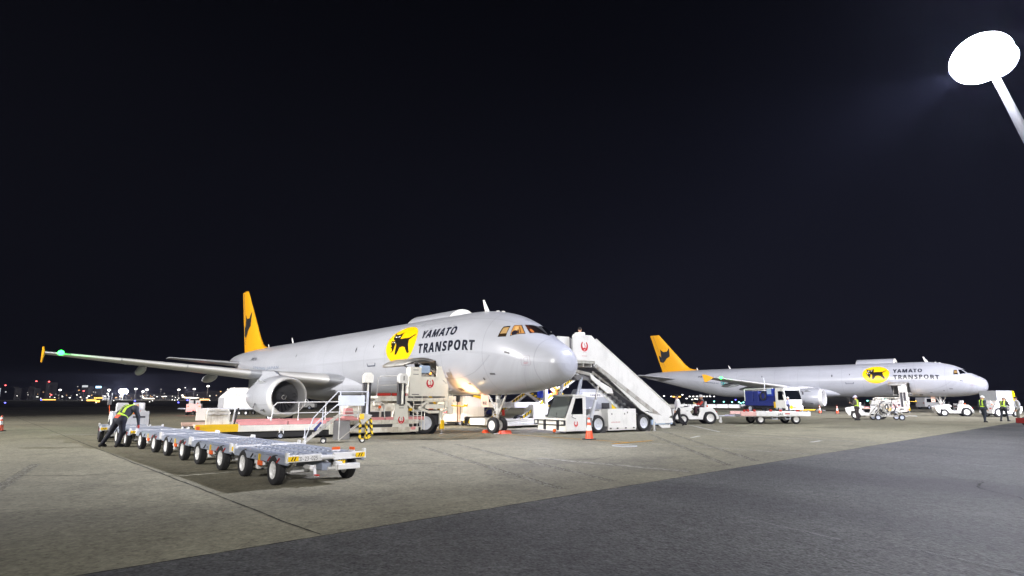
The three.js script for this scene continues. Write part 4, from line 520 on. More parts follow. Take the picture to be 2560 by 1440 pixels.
  const [fx, fz] = bay(-4.95, 13.05), t1 = thing('red_tag', 'red and white tag on the front dolly deck, left one of two', 'tag', [fx, 0.575, fz], TAILWARD); mb().box(0.02, 0.06, 0.17, [0, 0.05, 0], [0, 0, 0], 0).build('red_panel', M.orange, t1); mb().box(0.024, 0.03, 0.17, [0, 0.012, 0], [0, 0, 0], 0).build('white_panel', M.white, t1);
  const [gx, gz] = bay(-5.15, 12.8); dup(t1, 'red_tag', 'red and white tag on the front dolly deck, right one of two', [gx, 0.575, gz], TAILWARD);
}
// baggage tractor, nose towards +x
function makeTractor(label, pos, turn, group) {
  const t = thing('tow_tractor', label, 'tractor', pos, turn, group), q = (px, py) => [1.62 - (px - 440) / 440, (1050 - py) / 440];
  const out = [[440, 655], [455, 800], [540, 922], [594, 922], [610, 785], [640, 766], [810, 768], [840, 800], [905, 922], [1285, 922], [1322, 800], [1370, 720], [1480, 700], [1570, 720], [1660, 805], [1690, 922], [1738, 915], [1745, 830], [1640, 660], [1572, 588], [1225, 590], [1205, 720], [1165, 828], [1015, 828], [935, 700], [1012, 655], [985, 600], [900, 572], [780, 590], [600, 628]].map(([a, b]) => q(a, b));
  for (const z of [-0.62, 0.62]) mb().poly(out, 0.1, [0, 0, z], [0, 0, 0], 0.012).build('side_panel', M.white, t);
  mb().poly([[445, 665], [460, 800], [545, 920], [620, 920], [620, 760], [930, 760], [930, 690], [1005, 655], [980, 603], [900, 577], [780, 595], [600, 633]].map(([a, b]) => q(a, b)), 1.15, [0, 0, 0], [0, 0, 0], 0.015).build('hood', M.white, t);
  mb().poly([[1230, 596], [1215, 730], [1300, 740], [1320, 690], [1640, 690], [1700, 905], [1735, 905], [1742, 832], [1635, 662], [1570, 594]].map(([a, b]) => q(a, b)), 1.15, [0, 0, 0], [0, 0, 0], 0.015).build('rear_deck', M.white, t);
  mb().span(-0.45, 0.65, 0.28, 0.42, -0.57, 0.57).span(-1.2, 1.2, 0.22, 0.34, -0.4, 0.4).build('chassis', M.dark, t);
  for (const z of [-0.3, 0.3]) { const s = new THREE.Group(); s.name = 'seat'; s.position.set(-0.34, 0, z); t.add(s); mb().box(0.46, 0.12, 0.46, [0.06, 0.92, 0], [0, 0, 0], 0.03).build('cushion', M.dark, s); mb().poly([[-0.2, 0.98], [-0.14, 0.98], [-0.2, 1.3], [-0.24, 1.42], [-0.32, 1.44], [-0.34, 1.3]], 0.44, [0, 0, 0], [0, 0, 0], 0.03).build('backrest', M.white, s); mb().pipe([[0.2, 0.95, 0.24], [0.2, 1.12, 0.24], [-0.2, 1.12, 0.24]], 0.018).build('armrest', M.white, s); }
  mb().bar([0.52, 0.85, 0.3], [0.3, 1.16, 0.3], 0.03).geo(new THREE.TorusGeometry(0.17, 0.016, 6, 20), [0.29, 1.17, 0.3], [0, Math.PI / 2, 0.6]).box(0.16, 0.28, 0.5, [0.48, 1.0, 0.28], [0, 0, 0.25]).build('steering', M.dark, t);
  for (const z of [-0.42, 0.42]) { mb().cyl(0.075, 0.05, [1.6, 0.72, z], 'x', 14).build('headlight', M.headGlass, t); mb().box(0.05, 0.1, 0.16, [-1.27, 0.75, z], [0, 0, 0.6]).build('tail_light', M.redPlastic, t); }
  mb().cyl(0.06, 0.12, [-0.95, 1.12, 0.3], 'y', 12).build('beacon', M.orange, t);
  mb().box(0.22, 0.16, 0.16, [-1.36, 0.34, 0]).bar([-1.42, 0.24, 0], [-1.42, 0.48, 0], 0.025).build('hitch', M.dark, t);
  mb().bar([0.74, 1.09, -0.3], [0.74, 1.3, -0.3], 0.012).bar([0.66, 1.09, 0.3], [0.66, 1.28, 0.3], 0.012).box(0.03, 0.12, 0.05, [0.74, 1.27, -0.3]).build('mirror', M.white, t);
  sticker('unit_number', 0.3, 0.1, M.unit57, [0.66, 0.84, 0.673], [0, 0, 0], t); sticker('unit_number', 0.3, 0.1, M.unit57, [0.66, 0.84, -0.673], [0, Math.PI, 0], t);
  for (const z of [-0.58, 0.58]) { wheel(t, 0.31, 0.24, [0.94, 0.31, z]); wheel(t, 0.4, 0.28, [-0.79, 0.4, z]); }
  return t;
}
M.unit57 = textMat('57', 64, 32, { font: 'bold 26px sans-serif', color: '#555' });
mat('headGlass', [0.7, 0.7, 0.65], 0.15); mat('redPlastic', [0.6, 0.04, 0.03], 0.25);
{ // tractor at the head of the dolly row: rear towards the camera, orange label and dark plate on its back
  const [x, z] = [-16.6, -25.9], t = makeTractor('white tow tractor at the left, behind the bending worker and the dolly row', [x, 0, z], TAILWARD - 0.12);
  mb().box(0.06, 0.62, 1.3, [-1.33, 0.78, 0]).build('rear_panel', M.white, t); mb().box(0.02, 0.09, 0.16, [-1.37, 1.02, 0.12]).build('reflector', M.orange, t); mb().box(0.02, 0.07, 0.44, [-1.37, 0.86, 0.3]).build('number_plate', M.darkGrey, t); sticker('print', 0.2, 0.05, M.blankWhite = textMat('- - - -', 64, 16, { color: '#eee', font: 'bold 14px sans-serif' }), [-1.383, 0.86, 0.34], [0, -Math.PI / 2, 0], t);
  const m = mb().pipe([[0.9, 0.9, -0.66], [0.9, 1.35, -0.72]], 0.014); m.build('mirror_stalk', M.orange, t); mb().box(0.04, 0.22, 0.16, [0.9, 1.45, -0.72], [0, 0, 0], 0.02).build('side_mirror', M.midGrey, t);
}
{ // container loader at the forward hold: local x from its rear to the aircraft, near side at z = 0
  const t = thing('container_loader', 'long cream container loader with pink roller deck reaching the open hold door', 'cargo loader', [-12.17, 0, -22.93], 0.52);
  t.position.set(-12.0, 0, -23.05);
  const W = 2.9, z0 = -W; // from z0 (far side) to 0 (near side)
  mb().span(1.3, 5.2, 0.32, 0.56, -0.12, 0).span(1.3, 5.2, 0.32, 0.56, z0, z0 + 0.12).span(1.3, 5.3, 0.4, 0.5, z0 + 0.12, -0.12).span(4.9, 5.3, 0.12, 0.56, -0.14, 0.02).build('lift_deck', M.creamClean, t);
  for (const [a, b] of [[1.35, 3.2], [3.24, 5.15], [5.3, 7.3], [7.34, 9.2]]) mb().span(a, b, a > 5 ? 0.66 : 0.57, a > 5 ? 0.80 : 0.72, -0.3, -0.06).build('side_guide', M.pink, t);
  for (const [a, b] of [[1.35, 5.15], [5.3, 9.2]]) mb().span(a, b, 0.57, 0.72, z0 + 0.05, z0 + 0.25).build('side_guide', M.pink, t);
  for (let k = 0; k < 18; k++) mb().cyl(0.05, W - 0.7, [1.5 + k * 0.21, 0.55, -W / 2], 'z', 10).build('roller', M.steel, t);
  mb().span(1.0, 5.2, 0.06, 0.34, z0 + 0.2, -0.2).span(4.0, 9.6, 0.2, 0.36, z0 + 0.3, -0.25).build('chassis', M.dark, t);
  mb().span(5.0, 8.9, 0.14, 0.36, -0.16, 0).span(5.0, 8.9, 0.5, 0.68, -0.14, 0).span(5.0, 5.6, 0.1, 0.64, -0.2, -0.02).build('side_rail', M.cream, t);
  mb().span(5.6, 8.0, 0.36, 0.5, -0.12, -0.05).build('rail_slot', M.dark, t);
  for (const x of [2.9, 3.05]) mb().cyl(0.02, 0.34, [x, 0.26, 0.02], 'y', 8).build('caster_leg', M.white, t); wheel(t, 0.13, 0.07, [2.95, 0.13, 0.03], M.galv, 'caster');
  mb().cyl(0.022, 0.4, [3.9, 0.22, 0.02]).cyl(0.07, 0.02, [3.9, 0.02, 0.02]).build('support_leg', M.galvPale, t);
  mb().span(-0.15, 1.35, 0.33, 0.62, -0.04, 0.1).build('bumper', M.yellow, t); mb().box(0.12, 0.12, 0.02, [-0.06, 0.5, 0.105]).build('reflector', M.orange, t);
  mb().span(-0.2, 1.4, 0.5, 0.62, z0 - 0.05, -0.05).build('rear_sill', M.creamClean, t);
  // rear consoles
  { const c = mb().poly([[0.2, 0.62], [1.02, 0.62], [1.02, 1.06], [0.98, 1.2], [0.24, 1.2], [0.2, 1.06]], 0.55, [0, 0, -0.32]); c.build('console', M.cream, t); mb().box(0.7, 0.05, 0.04, [0.6, 1.0, -0.03]).box(0.2, 0.04, 0.05, [0.38, 1.15, -0.03]).box(0.2, 0.04, 0.05, [0.78, 1.15, -0.03]).build('console_trim', M.alu, t); mb().beam([1.2, 0.6, -0.1], [1.32, 1.25, -0.1], 0.06, 0.06).build('post', M.dark, t); mb().beam([1.12, 0.62, -0.08], [1.2, 1.2, -0.08], 0.05, 0.05).build('post', M.white, t);
    mb().box(0.85, 0.5, 0.06, [0.35, 0.95, z0 + 0.3]).build('rear_panel', M.creamClean, t); mb().box(0.14, 0.12, 0.03, [0.4, 0.92, z0 + 0.35]).build('latch', M.galv, t); mb().span(-0.6, 0.6, 0.55, 0.63, z0, -0.6).build('rear_platform', M.pinkPlate, t); for (let k = 0; k < 5; k++) mb().cyl(0.045, W - 0.8, [-0.5 + k * 0.16, 0.5, -W / 2], 'z', 10).build('roller', M.darkGrey, t); }
  // tube railings along the walkway on the near side
  mb().pipe([[2.55, 0.72, -0.04], [2.62, 1.32, -0.04], [2.75, 1.45, -0.04], [7.0, 1.5, -0.04], [7.25, 1.38, -0.04], [7.3, 0.75, -0.04]], 0.022).pipe([[2.6, 1.02, -0.04], [7.3, 1.06, -0.04]], 0.018).bar([3.6, 0.72, -0.04], [3.6, 1.46, -0.04], 0.02).bar([4.7, 0.72, -0.04], [4.7, 1.47, -0.04], 0.02).bar([6.1, 0.72, -0.04], [6.1, 1.49, -0.04], 0.02).build('railing', M.white, t);
  // hydraulic masts with caps
  for (const [x, cap, z] of [[6.42, M.creamClean, 0.12], [8.02, M.white, 0.12]]) { const g = new THREE.Group(); g.name = 'lift_mast'; g.position.set(x, 0, z); t.add(g); const y0 = x > 7 ? 1.36 : 0.7; for (const k of [-0.1, 0.1]) mb().span(k - 0.03, k + 0.03, y0, 2.5, -0.1, 0.1).build('guide_rail', M.dark, g); mb().span(-0.2, 0.2, y0, 2.45, -0.16, -0.1).build('backplate', M.midGrey, g); mb().cyl(0.045, 2.5 - y0, [0, (2.5 + y0) / 2, 0.06], 'y', 12).cyl(0.06, 0.6, [0, y0 + 0.3, 0.06], 'y', 12).build('cylinder', M.creamClean, g); mb().poly([[-0.2, 2.3], [0.2, 2.3], [0.2, 2.62], [0.1, 2.74], [-0.1, 2.74], [-0.2, 2.62]], 0.36, [0, 0, 0]).build('mast_cap', cap, g); if (x > 7) mb().box(0.03, 0.2, 0.02, [0, 2.52, 0.185], [0, 0, 0], 0).build('digit', M.black, g); }
  // engine housing and cabinets behind the walkway
  mb().span(5.9, 7.3, 0.66, 1.5, -2.4, -1.0).build('engine_housing', M.cream, t); mb().span(6.5, 8.6, 0.62, 1.42, -0.8, -0.4).build('cabinet', M.cream, t); for (const x of [6.7, 7.25]) mb().span(x, x + 0.45, 0.7, 1.05, -0.42, -0.38).build('grille', M.dark, t); mb().box(0.12, 0.12, 0.03, [7.05, 1.25, -0.02]).build('marker_light', M.orange, t); mb().poly([[5.5, 0.72], [6.1, 0.72], [6.0, 0.82], [5.92, 1.2], [5.62, 1.2], [5.56, 0.82]], 0.4, [0, 0, -0.5]).build('seat_base', M.pink, t);
  // base tower with roundel, ladder
  mb().poly([[7.62, 0.12], [8.5, 0.12], [8.32, 1.42], [7.82, 1.42]], 0.5, [0, 0, -0.26], [0, 0, 0], 0.02).build('tower', M.creamClean, t); emblem(0.42, [8.06, 0.66, 0.004], [0, 0, 0], t); for (const y of [1.2, 1.3]) mb().box(0.22, 0.03, 0.02, [8.05, y, 0.0], [0, 0, 0], 0).build('louvre', M.midGrey, t);
  { const l = mb(); for (const x of [8.62, 9.02]) l.bar([x, 0.2, 0.02], [x, 1.75, 0.02], 0.022); for (let k = 0; k < 6; k++) l.bar([8.62, 0.35 + k * 0.25, 0.02], [9.02, 0.35 + k * 0.25, 0.02], 0.016); l.build('ladder', M.creamClean, t); const c = mb(); c.pipe([[8.5, 1.05, 0.06], [9.15, 1.05, 0.06], [9.15, 0.2, 0.06]], 0.018).bar([8.5, 0.62, 0.06], [9.15, 0.62, 0.06], 0.016).bar([8.8, 0.2, 0.06], [8.8, 1.05, 0.06], 0.016); c.build('cage', M.white, t); mb().box(0.16, 0.12, 0.1, [8.5, 1.12, -0.05]).build('warning_lamp', M.yellow, t); mb().box(0.2, 0.12, 0.1, [8.62, 0.3, 0.05]).build('hose_box', M.pink, t); }
  for (const z of [-0.28, -2.5]) wheel(t, 0.5, 0.34, [9.28, 0.5, z], M.galvPale, 'wheel', 0.6);
  mb().geo(new THREE.CylinderGeometry(0.62, 0.62, 0.5, 20, 1, true, -1.2, 2.6), [9.25, 0.5, -0.3], [Math.PI / 2, 0, 0]).span(9.6, 10.1, 0.3, 1.1, -2.4, -0.5).build('wheel_arch', M.dark, t);
  { const s = mb(); s.beam([8.9, 1.2, -0.1], [9.4, 1.0, -0.1], 0.08, 0.1).beam([9.4, 1.0, -0.1], [10.1, 1.0, -0.1], 0.08, 0.12).beam([8.9, 1.15, -0.1], [9.3, 1.48, -0.1], 0.08, 0.1).beam([9.3, 1.48, -0.1], [10.2, 1.55, -0.1], 0.08, 0.1).beam([10.1, 1.0, -0.1], [10.5, 1.2, -0.1], 0.08, 0.1).span(9.3, 10.3, 1.15, 1.35, -1.6, -0.25); s.build('scissor_arm', M.creamClean, t); mb().beam([8.0, 1.7, -0.1], [8.9, 0.9, -0.1], 0.07, 0.1).build('brace', M.cream, t); }
  mb().cyl(0.1, 0.6, [10.0, 0.75, -0.05], 'y', 12).build('jack_tube', M.cream, t); mb().box(0.18, 0.4, 0.18, [10.05, 0.42, -0.02]).build('jack', M.yellow, t); mb().cyl(0.03, 0.25, [10.05, 0.13, -0.02]).cyl(0.1, 0.02, [10.05, 0.012, -0.02]).build('jack_foot', M.steel, t);
  mb().span(10.35, 10.6, 0.9, 1.75, -0.2, 0.0).span(10.2, 10.35, 1.2, 1.75, -0.12, -0.04).build('front_post', M.creamClean, t);
  // raised bridge with control cab
  mb().span(6.95, 8.4, 1.62, 1.74, z0 + 0.2, -0.1).span(6.85, 10.4, 1.5, 1.64, -0.16, -0.02).span(6.85, 10.4, 1.5, 1.64, z0, z0 + 0.14).build('bridge_deck', M.cream, t); for (const [a, b] of [[6.9, 7.55], [7.6, 8.35]]) mb().span(a, b, 1.74, 1.86, -0.14, -0.04).build('bridge_guide', M.red, t);
  { const m = mb(); for (let k = 0; k < 4; k++) m.box(0.3, 0.22, 0.2, [7.0 + k * 0.36, 1.42, -0.3 - 0.2 * k], [0, 0, 0.3 * k]); m.build('bridge_motor', M.cream, t); }
  mb().pipe([[6.9, 1.74, -0.05], [6.94, 2.5, -0.05], [7.05, 2.6, -0.05], [8.0, 2.64, -0.05], [8.3, 2.4, -0.05]], 0.02).bar([6.93, 2.2, -0.05], [8.3, 2.24, -0.05], 0.016).bar([8.3, 1.74, -0.05], [8.3, 2.42, -0.05], 0.02).build('bridge_railing', M.white, t);
  { const c = mb(); c.span(8.42, 8.98, 1.72, 3.06, -0.55, -0.02); c.build('cabinet_tall', M.creamClean, t); for (const y of [2.72, 2.92]) mb().box(0.26, 0.03, 0.02, [8.7, y, -0.008], [0, 0, 0], 0).build('louvre', M.midGrey, t); mb().box(0.34, 0.03, 0.02, [8.7, 1.8, -0.006], [0, 0, 0], 0).build('louvre', M.dark, t);
    mb().poly([[8.98, 1.72], [10.36, 1.72], [10.36, 2.2], [10.12, 2.75], [9.98, 3.12], [9.74, 3.12], [9.74, 2.62], [8.98, 2.62]], 0.06, [0, 0, -0.06]).build('control_panel', M.creamClean, t); emblem(0.52, [9.42, 2.3, -0.026], [0, 0, 0], t);
    mb().span(9.0, 10.3, 1.72, 2.56, -0.6, -0.1).build('cab_body', M.cream, t); mb().box(0.44, 0.36, 0.3, [9.2, 2.96, -0.2]).build('lamp_box', M.paleBlue, t); const d = mb(); for (let k = 0; k < 5; k++) d.box(0.16, 0.14, 0.14, [9.1 + k * 0.14, 2.68 + 0.06 * (k % 2), -0.25 - 0.05 * k], [0.3 * k, 0.2, 0.4 * k]); d.bar([9.5, 2.95, -0.2], [10.15, 2.4, -0.02], 0.02).bar([9.6, 3.05, -0.2], [10.25, 2.3, -0.02], 0.015); d.build('control_stand', M.alu, t); mb().cyl(0.05, 0.05, [9.45, 2.78, -0.1], 'z', 10).build('work_lamp', M.amber, t); }
}
{ // work lamp at the front of the loader bridge, thrown up on the belly of the aircraft
  const t = scene.children.find((c) => c.name === 'container_loader'); mb().bar([10.45, 1.3, -0.1], [10.95, 1.25, 0.5], 0.03).cyl(0.09, 0.12, [11.0, 1.3, 0.55], 'y', 14, 0.11).build('work_lamp', M.yellow, t);
  mb().geo(new THREE.CircleGeometry(0.1, 16), [11.0, 1.365, 0.55], [-Math.PI / 2, 0, 0]).build('lamp_face', M.lampWarm, t);
  const p = V(11.0, 1.42, 0.55).applyAxisAngle(V(0, 1, 0), t.rotation.y).add(t.position), s = new THREE.SpotLight(0xffbd78, 24, 0, 0.95, 1, 2); s.position.copy(p); s.target.position.set(p.x + 0.15, p.y + 1.35, p.z - 0.8); s.castShadow = true; s.shadow.radius = 3; scene.add(s, s.target);
}
{ // maintenance steps with a platform between the dollies and the loader
  const t = thing('maintenance_steps', 'silver maintenance steps with yellow and black legs in front of the cream loader', 'steps', [-7.3, 0, -21.9], 0.30);
  const P = 1.02, x0 = 0.95, x1 = 1.95, zN = 0.0, zF = -0.72;
  for (const z of [zN, zF]) { mb().beam([-0.25, 0.04, z], [x0, P, z], 0.03, 0.09).build('stringer', M.alu, t); mb().pipe([[-0.25, 0.05, z], [0.02, 0.9, z], [x0 - 0.1, P + 0.85, z], [x1, P + 0.85, z], [x1, P, z]], 0.02).pipe([[0.0, 0.6, z], [x0, P + 0.45, z], [x1, P + 0.45, z]], 0.016).bar([0.35, 0.5, z], [0.35, 1.2, z], 0.016).bar([x0, P, z], [x0, P + 0.85, z], 0.018).build('handrail', M.galvPale, t); mb().beam([x0, P, z], [x0, 0.1, z], 0.04, 0.04).beam([x0, 0.1, z], [x1, P - 0.1, z], 0.03, 0.03).build('leg', M.alu, t); }
  for (let k = 0; k < 5; k++) { const u = (k + 0.6) / 5; mb().box(0.24, 0.03, 0.7, [lerp(-0.25, x0, u), lerp(0.06, P, u), (zN + zF) / 2]).build('tread', M.alu, t); }
  mb().span(x0, x1, P - 0.05, P, zF, zN).build('platform', M.alu, t); mb().span(0.75, 1.35, 0.12, 0.8, zF + 0.05, zN - 0.1).build('side_plate', M.midGrey, t);
  mb().box(0.95, 0.38, 0.04, [1.35, P + 0.52, zN + 0.03]).build('sign_board', M.paleWhite = mat('paleWhite', [0.66, 0.72, 0.82], 0.4), t);
  mb().poly([[1.65, 0.75], [1.95, 1.0], [2.0, 1.1], [1.7, 1.18], [1.5, 1.12]], 0.03, [0.12, -0.1, zN + 0.05]).build('step_plate', M.alu, t);
  for (const [x, z] of [[1.72, zN], [1.95, zN], [1.72, zF], [1.95, zF]]) { const g = mb().box(0.055, 0.82, 0.055, [x, 0.55, z], [0, 0, 0], 0); const o = g.build('striped_leg', M.stripeLeg, t); void o; }
  for (const z of [zN, zF]) mb().pipe([[1.7, 0.9, z], [1.85, 1.02, z], [2.1, 0.86, z], [2.16, 0.3, z], [1.98, 0.12, z], [1.7, 0.16, z]], 0.03).build('striped_hoop', M.stripeLeg, t);
  mb().box(0.16, 0.2, 0.12, [1.75, 0.95, zN + 0.02]).build('wheel_lock', M.yellow, t);
  for (const [x, z] of [[0.42, zN + 0.02], [1.8, zN], [0.42, zF], [1.8, zF]]) { wheel(t, 0.1, 0.05, [x, 0.1, z], M.white, 'caster'); }
  mb().poly([[0.05, 0.52], [0.28, 0.78], [0.34, 0.74], [0.14, 0.45]], 0.05, [0, 0, zN + 0.05]).build('document_holder', M.navy, t);
}
M.stripeLeg.map.needsUpdate = true;
{ // chocks at the nose wheels
  const mk = (label, x, z, a) => { const t = thing('wheel_chock', label, 'chock', [x, 0, z], a); mb().poly([[-0.13, 0], [0.13, 0], [0.05, 0.15], [-0.05, 0.15]], 0.66, [0, 0, 0], [0, 0, 0], 0.015).build('block', M.chock, t); mb().pipe([[0.02, 0.08, 0.34], [0.1, 0.03, 0.46], [-0.1, 0.02, 0.6]], 0.012, 6).build('rope', M.galvPale, t); return t; };
  mat('chock', [0.85, 0.09, 0.03], 0.5);
  const a = bay(4.52, 0), b = bay(5.62, 0.05); mk('orange chock in front of the near nose wheels', a[0], a[1], NOSEWARD); mk('orange chock behind the near nose wheels', b[0], b[1], NOSEWARD + Math.PI);
}
function makeCone(label, x, z, k = 1, group) {
  const t = thing('traffic_cone', label, 'cone', [x, 0, z], rr(0, 1), group); t.scale.setScalar(k);
  mb().box(0.38, 0.04, 0.38, [0, 0.02, 0], [0, 0, 0], 0.015).build('base', M.dark, t); const seg = (n, y0, y1, m) => { const r = (y) => lerp(0.15, 0.035, y / 0.72); part(n, new THREE.CylinderGeometry(r(y1 - 0.04), r(y0 - 0.04), y1 - y0, 28), m, t).position.y = (y0 + y1) / 2; };
  seg('cone_body', 0.04, 0.32, M.cone); seg('white_band', 0.32, 0.5, M.white); seg('cone_body', 0.5, 0.6, M.cone); seg('white_band', 0.6, 0.7, M.white); seg('tip', 0.7, 0.77, M.cone); return t;
}
makeCone('orange and white cone standing in front of the passenger stairs truck', 3.1, -24.15, 1.12); makeCone('orange and white cone cut by the left edge of the picture', -25.75, -30.2, 1.0); makeCone('small red and white cone behind the pink deck of the loader', -17.1, -43.4, 0.95);
{ // passenger stairs truck: x towards the cab, near side at z = 0
  const t = thing('passenger_stairs', 'white passenger stairs truck with a red crane roundel, right of the near aircraft', 'stairs truck', [4.13, 0, -28.47], 3.735);
  const W = 2.2;
  // cab
  mb().poly([[0.78, 0.14], [1.98, 0.14], [2.0, 0.75], [1.55, 1.72], [0.78, 1.76]], 0.05, [0, 0, 0.025], [0, 0, 0], 0.012).build('cab_side', M.white, t); mb().poly([[0.78, 0.14], [1.98, 0.14], [2.0, 0.75], [1.55, 1.72], [0.78, 1.76]], 0.05, [0, 0, 1.45], [0, 0, 0], 0.012).build('cab_side', M.white, t);
  mb().span(0.75, 1.6, 1.72, 1.8, -0.02, 1.5).build('cab_roof', M.white, t); mb().span(0.78, 1.98, 0.14, 0.3, 0.05, 1.42).span(0.74, 0.8, 0.14, 0.85, 0.05, 1.42).span(1.92, 2.0, 0.14, 0.72, 0.05, 1.42).build('cab_shell', M.white, t);
  mb().poly([[1.0, 0.9], [1.7, 0.9], [1.42, 1.62], [1.0, 1.64]], 0.012, [0, 0, -0.007], [0, 0, 0], 0.004).build('side_window', M.darkGlass, t);
  { const g = new THREE.Group(); g.name = 'windscreen'; t.add(g); mb().beam([1.99, 0.76, 0.75], [1.56, 1.7, 0.75], 1.4, 0.03).build('pane', M.tint, g); for (const z of [0.06, 1.42]) mb().beam([2.0, 0.76, z], [1.57, 1.7, z], 0.06, 0.05).build('frame', M.dark, g); mb().bar([2.02, 0.7, 0.7], [1.95, 0.95, 0.75], 0.012).build('wiper', M.dark, g); }
  mb().box(0.45, 0.5, 0.45, [1.05, 0.75, 0.7], [0, 0, 0], 0.04).box(0.12, 0.6, 0.42, [0.9, 1.2, 0.7], [0, 0, 0.1], 0.04).build('seat', M.dark, t);
  mb().span(1.98, 2.06, 0.14, 0.72, 0, W - 0.1).build('front_panel', M.creamClean, t); for (const z of [0.5, 1.5]) mb().poly([[2.02, 0.16], [2.14, 0.2], [2.14, 0.62], [2.02, 0.66]], 0.12, [0, 0, z]).build('bumper_post', M.dark, t);
  mb().pipe([[2.1, 0.42, -0.05], [2.16, 0.42, 0.2], [2.18, 0.42, W], [2.1, 0.42, W + 0.12], [2.1, 0.6, W + 0.12], [2.18, 0.62, W], [2.16, 0.62, 0.2], [2.1, 0.62, -0.05], [2.1, 0.42, -0.05]], 0.02).build('bumper_guard', M.black, t); for (const z of [0.12, W - 0.08]) { mb().box(0.08, 0.16, 0.22, [2.09, 0.52, z]).build('headlight_box', M.dark, t); mb().box(0.02, 0.12, 0.16, [2.14, 0.52, z], [0, 0, 0], 0).build('headlight', M.headGlass, t); } mb().box(0.1, 0.14, 0.12, [2.12, 0.16, 0.72]).build('tow_hook', M.orange, t);
  emblem(0.34, [1.42, 0.46, -0.003], [0, Math.PI, 0], t); mb().pipe([[1.62, 1.0, -0.04], [1.72, 0.78, -0.08], [1.5, 0.7, -0.1]], 0.012).build('mirror_arm', M.dark, t);
  // grey machinery behind the cab, chassis, wheels, body
  mb().span(0.42, 0.76, 0.3, 0.72, -0.02, 0.3).build('battery_box', M.midGrey, t); mb().span(-3.6, 1.6, 0.3, 0.46, 0.3, W - 0.3).build('chassis', M.dark, t);
  for (const x of [0, -3.06]) for (const z of [0.16, W - 0.16]) wheel(t, 0.42, 0.28, [x, 0.42, z], M.galvPale, 'wheel', 0.62);
  for (const x of [0, -3.06]) mb().geo(new THREE.CylinderGeometry(0.56, 0.56, 0.34, 20, 1, true, -1.35, 2.7), [x, 0.42, 0.17], [Math.PI / 2, 0, 0]).build('wheel_arch', M.midGrey, t);
  mb().span(-2.5, -0.6, 0.18, 1.12, 0.0, 0.5).build('body_box', M.white, t); mb().span(-2.5, -0.6, 0.1, 0.2, 0.02, 0.48).build('body_skirt', M.white, t); for (const x of [-0.75, -1.2, -1.75, -2.3]) mb().box(0.1, 0.06, 0.02, [x, 0.2, -0.004], [0, 0, 0], 0).build('slot', M.dark, t); mb().span(-2.55, -0.5, 0.4, 1.08, 0.5, W).build('engine_cover', M.white, t); sticker('print', 0.9, 0.1, M.jalPrint = textMat('JAPAN AIRLINES', 256, 32, { color: '#d9969a', font: 'bold 22px sans-serif' }), [-1.1, 0.5, -0.004], [0, Math.PI, 0], t); for (const [x, y] of [[-0.85, 0.88], [-1.7, 0.88], [-1.9, 0.94]]) mb().box(0.06, 0.08, 0.01, [x, y, -0.004], [0, 0, 0], 0).build('mark', M.midGrey, t);
  mb().poly([[-0.6, 0.5], [0.4, 1.15], [0.7, 1.2], [0.7, 0.9], [0.45, 0.75], [-0.2, 1.0], [-0.6, 1.0]], 0.05, [0, 0, 0.5]).build('fender', M.white, t);
  // stair flight: two closed side panels with treads between them
  const A = [0.12, 3.36], B = [-5.1, 0.1];
  for (const z of [0.06, W - 0.5]) { mb().poly([[0.12, 4.45], [-0.05, 4.45], [-5.1, 1.14], [-5.2, 0.75], [-4.85, 0.62], [-3.4, 0.98], [-2.95, 1.0], [0.12, 3.2]], 0.05, [0, 0, z], [0, 0, 0], 0.012).build('side_panel', M.white, t); mb().beam([0.0, 4.47, z], [-5.15, 1.16, z], 0.09, 0.05).build('handrail', M.white, t); mb().beam([0.1, 3.18, z], [-4.9, 0.35, z], 0.1, 0.2).build('stringer', M.alu, t); }
  for (let k = 0; k < 18; k++) { const u = (k + 0.5) / 18; mb().box(0.3, 0.035, W - 0.7, [lerp(A[0], -5.0, u), lerp(A[1], 0.3, u), W / 2 - 0.2]).build('tread', M.alu, t); mb().box(0.03, 0.17, W - 0.7, [lerp(A[0], -5.0, u) + 0.14, lerp(A[1], 0.3, u) - 0.1, W / 2 - 0.2]).build('riser', M.midGrey, t); }
  for (const z of [0.5, 1.2]) mb().beam([-0.1, 2.9, z], [-4.0, 0.72, z], 0.06, 0.1).build('under_beam', M.alu, t);
  mb().poly([[-2.9, 1.02], [-5.1, 0.6], [-5.2, 0.4], [-4.9, 0.36], [-3.9, 0.36], [-3.6, 0.7]], 0.05, [0, 0, 0.0]).build('lower_panel', M.white, t); mb().span(-5.15, -3.6, 0.3, 0.56, 0.0, 0.1).build('lower_box', M.paleBlue, t); mb().span(-5.0, -4.6, 0.34, 0.5, -0.02, 0.0).build('tail_lamp', M.midGrey, t); mb().poly([[-4.1, 0.3], [-5.0, 0.3], [-5.0, 0.12], [-4.4, 0.12]], 0.06, [0, 0, 0.06]).build('tail_guard', M.white, t); mb().cyl(0.05, 0.5, [-3.75, 0.27, 0.0]).cyl(0.09, 0.02, [-3.75, 0.012, 0.0]).build('stabiliser', M.white, t);
  // top landing
  mb().poly([[0.1, 3.38], [1.5, 3.38], [1.5, 4.5], [1.44, 4.62], [0.3, 4.62], [0.1, 4.46]], 0.06, [0, 0, 0.05], [0, 0, 0], 0.015).build('landing_panel', M.white, t); mb().span(0.1, 1.5, 3.38, 4.6, W - 0.5, W - 0.44).build('landing_panel', M.white, t); emblem(0.62, [0.78, 4.06, 0.016], [0, Math.PI, 0], t); sticker('print', 0.5, 0.06, M.jalPrint, [0.8, 3.62, 0.016], [0, Math.PI, 0], t);
